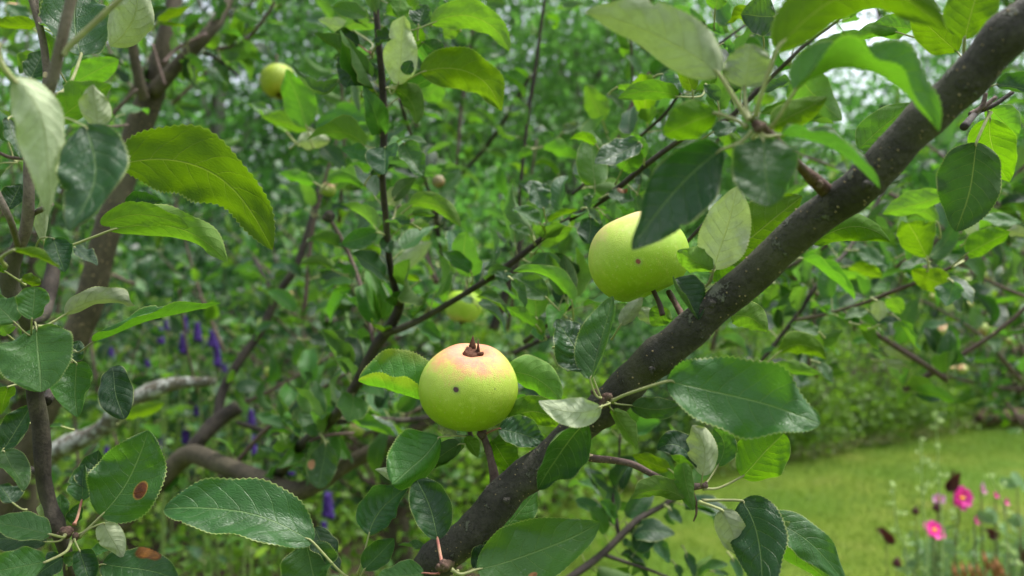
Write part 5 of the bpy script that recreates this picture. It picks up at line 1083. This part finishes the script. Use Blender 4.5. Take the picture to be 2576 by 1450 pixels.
RS = [((24, 1890, 70), 2.3, 15, 'pinkish small apple high at the right edge, beside its paler twin'), ((24, 1800, 95), 2.3, 12, 'pale small apple left of the pinkish one at the right edge'), ((24, 1590, 690), 2.2, 16, 'small yellow-green apple under the crumpled white-edged leaf'),
      ((24, 1750, 640), 2.4, 14, 'small dull green apple right of the crumpled leaf'), ((24, 1340, 800), 2.1, 14, 'small apple with pink cheek left of the crumpled leaf'), ((24, 1410, 1050), 2.4, 16, 'dull green small apple below the pink-cheeked one'),
      ((24, 1720, 1040), 2.4, 16, 'pink-and-green small apple at the right, mid-height in its tree'), ((24, 1550, 1340), 2.3, 13, 'bright green small apple lowest on the right-hand tree'), ((24, 1470, 1330), 2.3, 8, 'tiny pink apple beside the lowest bright green one'),
      ((24, 1590, 850), 2.5, 12, 'small orange-tinged apple below the crumpled leaf'), ((24, 1900, 1120), 2.3, 9, 'tiny yellow apple near the right-hand trunk'), ((24, 1180, 440), 1.9, 15, 'pale small apple above the glossy leaf at right'), ((24, 900, 660), 1.9, 10, 'tiny pink apple left of the right-hand twig')]
for i, ((c, x, y), D, r, lb) in enumerate(RS):
    apple(lb, *q(c, x, y), D, r, (rg.normal(0, .4), -.3, rg.choice([-1, .7])), M_AP4, 60 + i, 'small apples on the right-hand tree', detail=(18, 12))

# ------------------------------------------------------------------ purple flower spikes in the bed
M_PURP = plain_material('purple_petal', (0.028, 0.011, 0.115), (0.055, 0.020, 0.18), 60, .6, .25, .2, (0.07, 0.02, 0.24))
M_STEM = plain_material('green_stem', (0.08, 0.14, 0.03), (0.12, 0.18, 0.04), 60, .6)
def floret_mesh(seed):
    """hooded floret about 1 unit across, opening along -Y"""
    rg = np.random.default_rng(seed); th = np.linspace(.15, 2.6, 6); a = np.linspace(0, 2 * np.pi, 9)[:-1]; co = []
    for t_ in th:
        r = math.sin(t_) * .5 * (1 + rg.normal(0, .05)); co.append(np.stack([r * np.cos(a) * (1 + .2 * np.cos(a * 2)), -math.cos(t_) * .5 + 0 * a, r * np.sin(a) * 1.25 + .12 * np.sin(t_)], 1))
    idx = np.arange(48).reshape(6, 8); qd = np.stack([idx[:-1], np.roll(idx[:-1], -1, 1), np.roll(idx[1:], -1, 1), idx[1:]], -1).reshape(-1, 4)
    return mesh_np('floret', np.concatenate(co), qd, M_PURP)
FLO = [floret_mesh(i) for i in range(4)]
def spike(label, px, py, D, wpx, hpx, seed, lean=0.0):
    rg = np.random.default_rng(seed); c = np.array(at(px, py, D)); h = hpx * D / F; w = wpx * D / F
    base = np.array([c[0] + rg.normal(0, .04) - lean, D + rg.normal(0, .03), 0.03]); root = tag(empty('purple_flower_spike', base), label, 'flower', 'purple flower spikes in the bed')
    top = c + np.array([lean * .1, 0, h * .5]); bot = c - np.array([lean * .1, 0, h * .5])
    p = catmull([base, base * .5 + bot * .5 + rg.normal(0, .02, 3), bot, top], 5); co, f = tube(p, np.linspace(.004, .0018, len(p)), 6)
    put('stem', mesh_np('stem', co - base, f, M_STEM), root, base)
    n = max(7, int(h / w * 11))
    for i in range(n):
        t_ = (i + .5) / n; a = i * 2.4; s = w * .62 * (1 - .45 * t_); pos = bot + (top - bot) * t_ + np.array([math.cos(a), math.sin(a), 0]) * w * .30 * (1 - .4 * t_)
        R = Matrix.Rotation(a + math.pi / 2, 4, 'Z') @ Matrix.Rotation(rg.uniform(-.5, .3), 4, 'X')
        put_m('floret', FLO[i % 4], root, Matrix.Translation(pos) @ R @ Matrix.Diagonal((s, s, s, 1)))
    for i in range(5):
        b = base + (bot - base) * rg.uniform(.3, .95); d = np.array([rg.normal(), rg.normal(), .3])
        put_m('leaf', LIB[rg.integers(len(LIB))], root, Matrix([[*r_, b[j]] for j, r_ in enumerate(frame_from(d, [0, 0, 1]) * rg.uniform(.05, .09))] + [[0, 0, 0, 1]]))
SP = [((21, 1210, 1085), 20, 42, 'purple flower spike, leftmost of the upper cluster by the folded leaf'), ((21, 1255, 1002), 15, 26, 'small purple flower spike topmost left in the upper cluster'), ((21, 1385, 1142), 27, 56, 'thick purple flower spike, second from the left in the upper cluster'),
      ((21, 1395, 990), 17, 38, 'dim purple flower spike just under the long folded leaf'), ((21, 1490, 1055), 24, 50, 'dark purple flower spike between the thick one and the longest one'), ((21, 1605, 1110), 28, 46, 'bright purple flower spike above the longest one'),
      ((21, 1632, 1215), 27, 72, 'longest purple flower spike, lower right of the upper cluster'), ((21, 1692, 1330), 14, 20, 'small lilac flower tip below the longest purple spike'), ((21, 1110, 1292), 15, 20, 'short purple flower spike low in the upper cluster'),
      ((21, 838, 1205), 14, 26, 'faint purple flower spike beside the lower brown stem'), ((31, 1222, 462), 25, 54, 'purple flower spike right of the brown-spotted leaf tip'), ((31, 1400, 390), 25, 48, 'purple flower spike above the left end of the brown centre limb'),
      ((31, 1895, 250), 22, 42, 'purple flower spike just above the grey side twig'), ((31, 1905, 462), 25, 52, 'purple flower spike just below the grey side twig'), ((31, 1480, 205), 16, 24, 'small purple flower spike beside the cut stub'),
      ((31, 805, 500), 18, 24, 'small purple flower spike behind the brown-spotted leaf'), ((32, 560, 915), 33, 66, 'purple flower spike hanging between the bottom leaves under the centre limb'), ((32, 532, 1085), 24, 34, 'short purple flower spike lowest at the bottom, above the level leaf tip'), ((32, 285, 640), 19, 32, 'dim purple flower spike in the crook of the centre limb')]
for i, ((c, x, y), w, h, lb) in enumerate(SP): spike(lb, *q(c, x, y), 2.35 + .12 * (i % 4), w * .86, h * .9, 400 + i)

# ------------------------------------------------------------------ flowers at the lower right
M_PINK = plain_material('pink_petal', (0.72, 0.030, 0.34), (0.80, 0.07, 0.42), 40, .5, .3, .3, (0.9, 0.08, 0.45))
M_LILAC = plain_material('lilac_petal', (0.60, 0.26, 0.50), (0.66, 0.36, 0.56), 40, .5, .3, .3, (0.7, 0.3, 0.55))
M_MAROON = plain_material('maroon_petal', (0.045, 0.010, 0.016), (0.085, 0.018, 0.022), 60, .5, .35, .1, (0.12, 0.02, 0.02))
M_ORANGE = plain_material('orange_stamen', (0.80, 0.30, 0.03), (0.85, 0.42, 0.05), 300, .7, .2)
M_MINT = plain_material('pale_green_bract', (0.30, 0.42, 0.16), (0.44, 0.52, 0.24), 60, .6, .3, .35, (0.4, 0.55, 0.2))
M_THIN = plain_material('thin_flower_stem', (0.10, 0.13, 0.035), (0.14, 0.12, 0.05), 60, .6)
M_TEAL = foliage_material('flowerbed_leaf', (0.10, 0.20, 0.08), (0.16, 0.26, 0.10), (0.2, 0.34, 0.1), tf=.35)
M_RUST = plain_material('rust_sprout', (0.26, 0.10, 0.04), (0.34, 0.16, 0.06), 60, .7)
def petal(name, ln, wd, cup, mat, seed, tip=0.0):
    rg = np.random.default_rng(seed); u = np.linspace(0, 1, 7); co = []
    for a in u:
        w = wd * .5 * (math.sin(math.pi * min(1, .12 + .76 * a ** .8)) ** .7) * (1 - tip * a)
        for v in (-1, -.5, 0, .5, 1): co.append((v * w, a * ln, cup * ln * a * a + .12 * ln * v * v * .5 + rg.normal(0, .01 * ln)))
    idx = np.arange(35).reshape(7, 5); return mesh_np(name, co, np.stack([idx[:-1, :-1], idx[:-1, 1:], idx[1:, 1:], idx[1:, :-1]], -1).reshape(-1, 4), mat)
def stem_to(root, base, c, r0=.0036, mat=None):
    p = catmull([base, base * .5 + c * .5 + np.array([.01, .01, 0]), c], 6); co, f = tube(p, np.linspace(r0, r0 * .6, len(p)), 6)
    put('stem', mesh_np('stem', co - base, f, mat or M_THIN), root, base)
def ball(name, c, r, mat, root, seed, sq=1.0):
    rg = np.random.default_rng(seed); a = np.linspace(0, 2 * np.pi, 11)[:-1]; co = []
    for t_ in np.linspace(.05, np.pi - .05, 8): co.append(np.stack([np.cos(a) * math.sin(t_), np.sin(a) * math.sin(t_), sq * math.cos(t_) + 0 * a], 1) * r * (1 + rg.normal(0, .07, (10, 1))))
    idx = np.arange(80).reshape(8, 10); put(name, mesh_np(name, np.concatenate(co), np.stack([idx[:-1], idx[1:], np.roll(idx[1:], -1, 1), np.roll(idx[:-1], -1, 1)], -1).reshape(-1, 4), mat), root, c)
def bloom(label, px, py, D, rpx, face, mat, np_, seed, cup=.25, center=True, group='pink garden flowers at lower right', cat='flower', tip=0.0, aspect=.8, layers=1, drop=0.0, name='pink_flower'):
    rg = np.random.default_rng(seed); c = np.array(at(px, py, D)); r = rpx * D / F
    base = np.array([c[0] + rg.normal(0, .07), D + rg.uniform(0, .08), 0.0]); root = tag(empty(name, base), label, cat, group)
    stem_to(root, base, c)
    z = Vector(face).normalized(); M = Matrix.Translation(c) @ z.to_track_quat('Z', 'Y').to_matrix().to_4x4()
    ms = [petal('petal', r, r * aspect, cup, mat, seed + i, tip) for i in range(2)]
    for l in range(layers):
        for i in range(np_):
            s = 1 - .25 * l
            put_m('petal', ms[i % 2], root, M @ Matrix.Rotation(i * 2 * math.pi / np_ + l * .4 + rg.normal(0, .1), 4, 'Z') @ Matrix.Rotation(.2 * l + rg.normal(0, .12), 4, 'X') @ Matrix.Scale(s * rg.uniform(.88, 1.06), 4))
    if center: ball('flower_centre', c + np.array(z) * r * .14, r * .24, M_ORANGE, root, seed, .6)
    return root
FD = 2.25
bloom('large magenta-pink flower with orange centre, lower right', *q(34, 1540, 860), FD, 29, (.1, -1, .25), M_PINK, 8, 501, layers=2)
bloom('magenta-pink flower with yellow centre, nearer the bottom edge', *q(34, 1335, 1105), FD - .05, 26, (-.1, -.85, .75), M_PINK, 8, 502, layers=2)
bloom('pale pink flower turned sideways above the right-hand buds', *q(34, 1690, 790), FD, 17, (.8, -.4, .2), M_LILAC, 6, 503, cup=.5)
bloom('small pink flower bud on a curved stalk, left of the pair at right', *q(34, 1798, 845), FD, 9, (.3, -.7, .5), M_PINK, 5, 504, cup=.9, center=False)
bloom('small pink flower bud at far right, lower of the pair', *q(34, 1868, 890), FD, 10, (.6, -.7, .1), M_PINK, 5, 505, cup=.9, center=False)
bloom('half-open pink flower right of the yellow-centred one', *q(34, 1640, 1027), FD, 13, (.7, -.6, .2), M_PINK, 6, 506, cup=.6, center=False)
bloom('pale lilac flower behind the large magenta one', *q(34, 1375, 868), FD + .1, 17, (-.4, -.7, .5), M_LILAC, 6, 507)
DG = 'dark maroon flowers at lower right'
def dark(label, cell, x, y, w, h, ang, seed, D=FD):
    """two or three dark folded petals held upright like closed wings"""
    c = np.array(at(*q(cell, x, y), D)); s = D / F / 3; base = np.array([c[0] + .02, D + .03, 0.0]); rg = np.random.default_rng(seed)
    root = tag(empty('maroon_flower', base), label, 'flower', DG); stem_to(root, base, c - np.array([0, 0, h * s * .4]), .0022)
    m = petal('petal', h * s * 1.05, w * s * 1.15, .08, M_MAROON, seed, .62)
    for i, (rz, ty) in enumerate(((.25, .0), (.75, .3), (-.35, -.25))):
        put_m('petal', m, root, Matrix.Translation(c - np.array([math.sin(ang), 0, math.cos(ang)]) * h * s * .5) @ Matrix.Rotation(ang, 4, 'Y') @ Matrix.Rotation(rz, 4, 'Z') @ Matrix.Rotation(math.pi / 2 - ty, 4, 'X'))
    ball('flower_base', c - np.array([math.sin(ang), 0, math.cos(ang)]) * h * s * .5, w * s * .16, M_MAROON, root, seed)
dark('dark maroon wing-shaped flower above the large magenta bloom', 34, 1480, 735, 100, 150, .45, 601)
dark('dark maroon wing-shaped flower leaning left, alone on the lawn side', 34, 975, 1140, 75, 150, -.7, 602)
dark('dark maroon flower under the bluish leaf at right', 34, 1770, 1125, 90, 90, -.8, 603)
dark('dark maroon flower cut by the right edge', 34, 2005, 1300, 70, 130, .2, 604)
def dbud(label, cell, x, y, r, seed, mat=None):
    c = np.array(at(*q(cell, x, y), FD)); base = np.array([c[0] + .03, FD + .03, 0]); root = tag(empty('maroon_bud', base), label, 'flower bud', DG)
    stem_to(root, base, c, .002); ball('bud', c, r / 3 * FD / F, mat or M_MAROON, root, seed, .9); ball('bud_tip', c + np.array([0.0, -.002, r / 3 * FD / F * .8]), r / 3 * FD / F * .55, mat or M_MAROON, root, seed + 1)
dbud('dark purple flower bud left of the large magenta bloom', 34, 1358, 935, 34, 611); dbud('dark purple flower bud farthest left, level with the magenta bloom', 34, 1195, 960, 27, 612); dbud('dark maroon flower bud near the bottom, under the leaning wing-shaped flower', 34, 1055, 1352, 34, 613)
# pale green flowering stalks
def stalk(label, cell, pts, whorls, seed, D=FD - .1, r=30):
    rg = np.random.default_rng(seed); P = [np.array(at(*q(cell, x, y), D)) for x, y in pts]; base = np.array([P[0][0], D, 0.0]); root = tag(empty('flower_stalk', base), label, 'flower', 'pale green flowering stalks')
    p = catmull([base] + P, 6); co, f = tube(p, np.linspace(.0032, .0014, len(p)), 6); put('stem', mesh_np('stem', co - base, f, M_MINT), root, base)
    m = petal('bract', r / 3 * D / F, r / 3 * D / F * .7, .3, M_MINT, seed)
    for (x, y) in whorls:
        c = np.array(at(*q(cell, x, y), D))
        for i in range(7):
            put_m('bract', m, root, Matrix.Translation(c + rg.normal(0, .004, 3)) @ Matrix.Rotation(i * .9 + rg.normal(0, .2), 4, 'Z') @ Matrix.Rotation(rg.uniform(-.1, 1.0), 4, 'X') @ Matrix.Scale(rg.uniform(.7, 1.2), 4))
stalk('tallest pale green flowering stalk, before the olive shrub', 34, [(1400, 1300), (1375, 800), (1350, 240)], [(1345, 235), (1325, 335), (1380, 295), (1365, 480), (1315, 620), (1350, 740), (1410, 695)], 701)
stalk('second pale green flowering stalk, left of the tallest one', 34, [(1290, 1400), (1250, 900), (1235, 420)], [(1250, 430), (1230, 500), (1205, 650), (1275, 580), (1290, 770), (1250, 820)], 702)
stalk('pale green flowering stalk at the left, curving towards the bottom', 34, [(1130, 1440), (1060, 1100), (1020, 750)], [(1020, 760), (1020, 825), (1010, 910), (1085, 985), (1030, 1110), (1120, 1185), (1140, 1320)], 703)
stalk('pale green flowering stalk at the right behind the pink buds', 34, [(1890, 1400), (1860, 950), (1760, 690)], [(1760, 700), (1840, 760), (1910, 970), (1880, 1230), (1930, 1280), (1470, 960)], 704)
stalk('short pale green flowering stalk at the bottom right corner', 34, [(1960, 1500), (1950, 1380), (1940, 1280)], [(1940, 1290), (1985, 1370), (1905, 1350), (1260, 1410)], 705)
# feathery foliage between the flowers
rgf = np.random.default_rng(88); cen = []
for i in range(70):
    x, y = q(34, rgf.uniform(1200, 2150), rgf.uniform(1150, 1700)); D = FD + rgf.uniform(.02, .35); p = np.array(at(x, y, D)); k = rgf.integers(14, 30)
    if p[2] < .05: continue
    cen.append(p + rgf.normal(0, 1, (k, 3)) * [.022, .03, .03])
cen = np.vstack(cen); co, tr = leaf_cloud(cen, len(cen), .032, rgf, .32, -.6)
tag(put('flowerbed_foliage', mesh_np('flowerbed_foliage', co, tr, M_TEAL, rnd=np.repeat(rgf.random(len(cen)), 4))), 'feathery green foliage between the flowers at lower right', 'foliage', kind='stuff')
# bluish lobed leaves and rust-red sprouts
def lobed(label, cell, x, y, r, seed):
    rg = np.random.default_rng(seed); D = FD - .02; c = np.array(at(*q(cell, x, y), D)); base = np.array([c[0] + .03, D, 0.0]); root = tag(empty('lobed_leaf_plant', base), label, 'plant', 'bluish leafy plants in the flower bed'); stem_to(root, base, c, .0025)
    R = r / 3 * D / F
    for k in range(3):
        m = petal('leaf', R * 1.1, R * .8, -.1, M_TEAL, seed + k)
        put_m('leaf', m, root, Matrix.Translation(c + rg.normal(0, .008, 3)) @ Matrix.Rotation(-1.2 + k * 1.2, 4, 'Y') @ Matrix.Rotation(rg.uniform(.7, 1.3), 4, 'X'))
lobed('bluish-green broad leaf plant under the half-open pink flower', 34, 1800, 1070, 110, 801); lobed('bluish-green leaf plant in the middle near the bottom edge', 34, 1500, 1270, 95, 802); lobed('bluish-green leaf plant at the right border', 34, 1960, 760, 100, 803); lobed('bluish-green leaf plant at the bottom left of the flowers', 34, 1180, 1400, 90, 804); lobed('bluish-green leaf plant right of the rust-red sprouts', 34, 1990, 1040, 80, 805)
rg2 = np.random.default_rng(9)
SPL = ['at the left end', 'second from the left', 'third from the left', 'fourth from the left', 'tallest, near the middle', 'right of the tallest', 'second from the right', 'at the right end']
for i, sx in enumerate((1500, 1560, 1620, 1680, 1730, 1790, 1820, 1860)):
    D = FD - .15; c = np.array(at(*q(34, sx, 1350 + 60 * rg2.random() - (40 if i == 4 else 0)), D)); base = np.array([c[0] + rg2.normal(0, .02), D, 0.0]); root = tag(empty('rust_sprout', base), 'rust-red pointed sprout at the bottom right corner, ' + SPL[i], 'plant', 'rust-red sprouts')
    stem_to(root, base, c, .002, M_RUST); m = petal('leaf', .03, .011, .1, M_RUST, i, .5)
    for k in range(5): put_m('leaf', m, root, Matrix.Translation(c - np.array([0, 0, .012 + .007 * k])) @ Matrix.Rotation(k * 1.3, 4, 'Z') @ Matrix.Rotation(1.0, 4, 'X'))
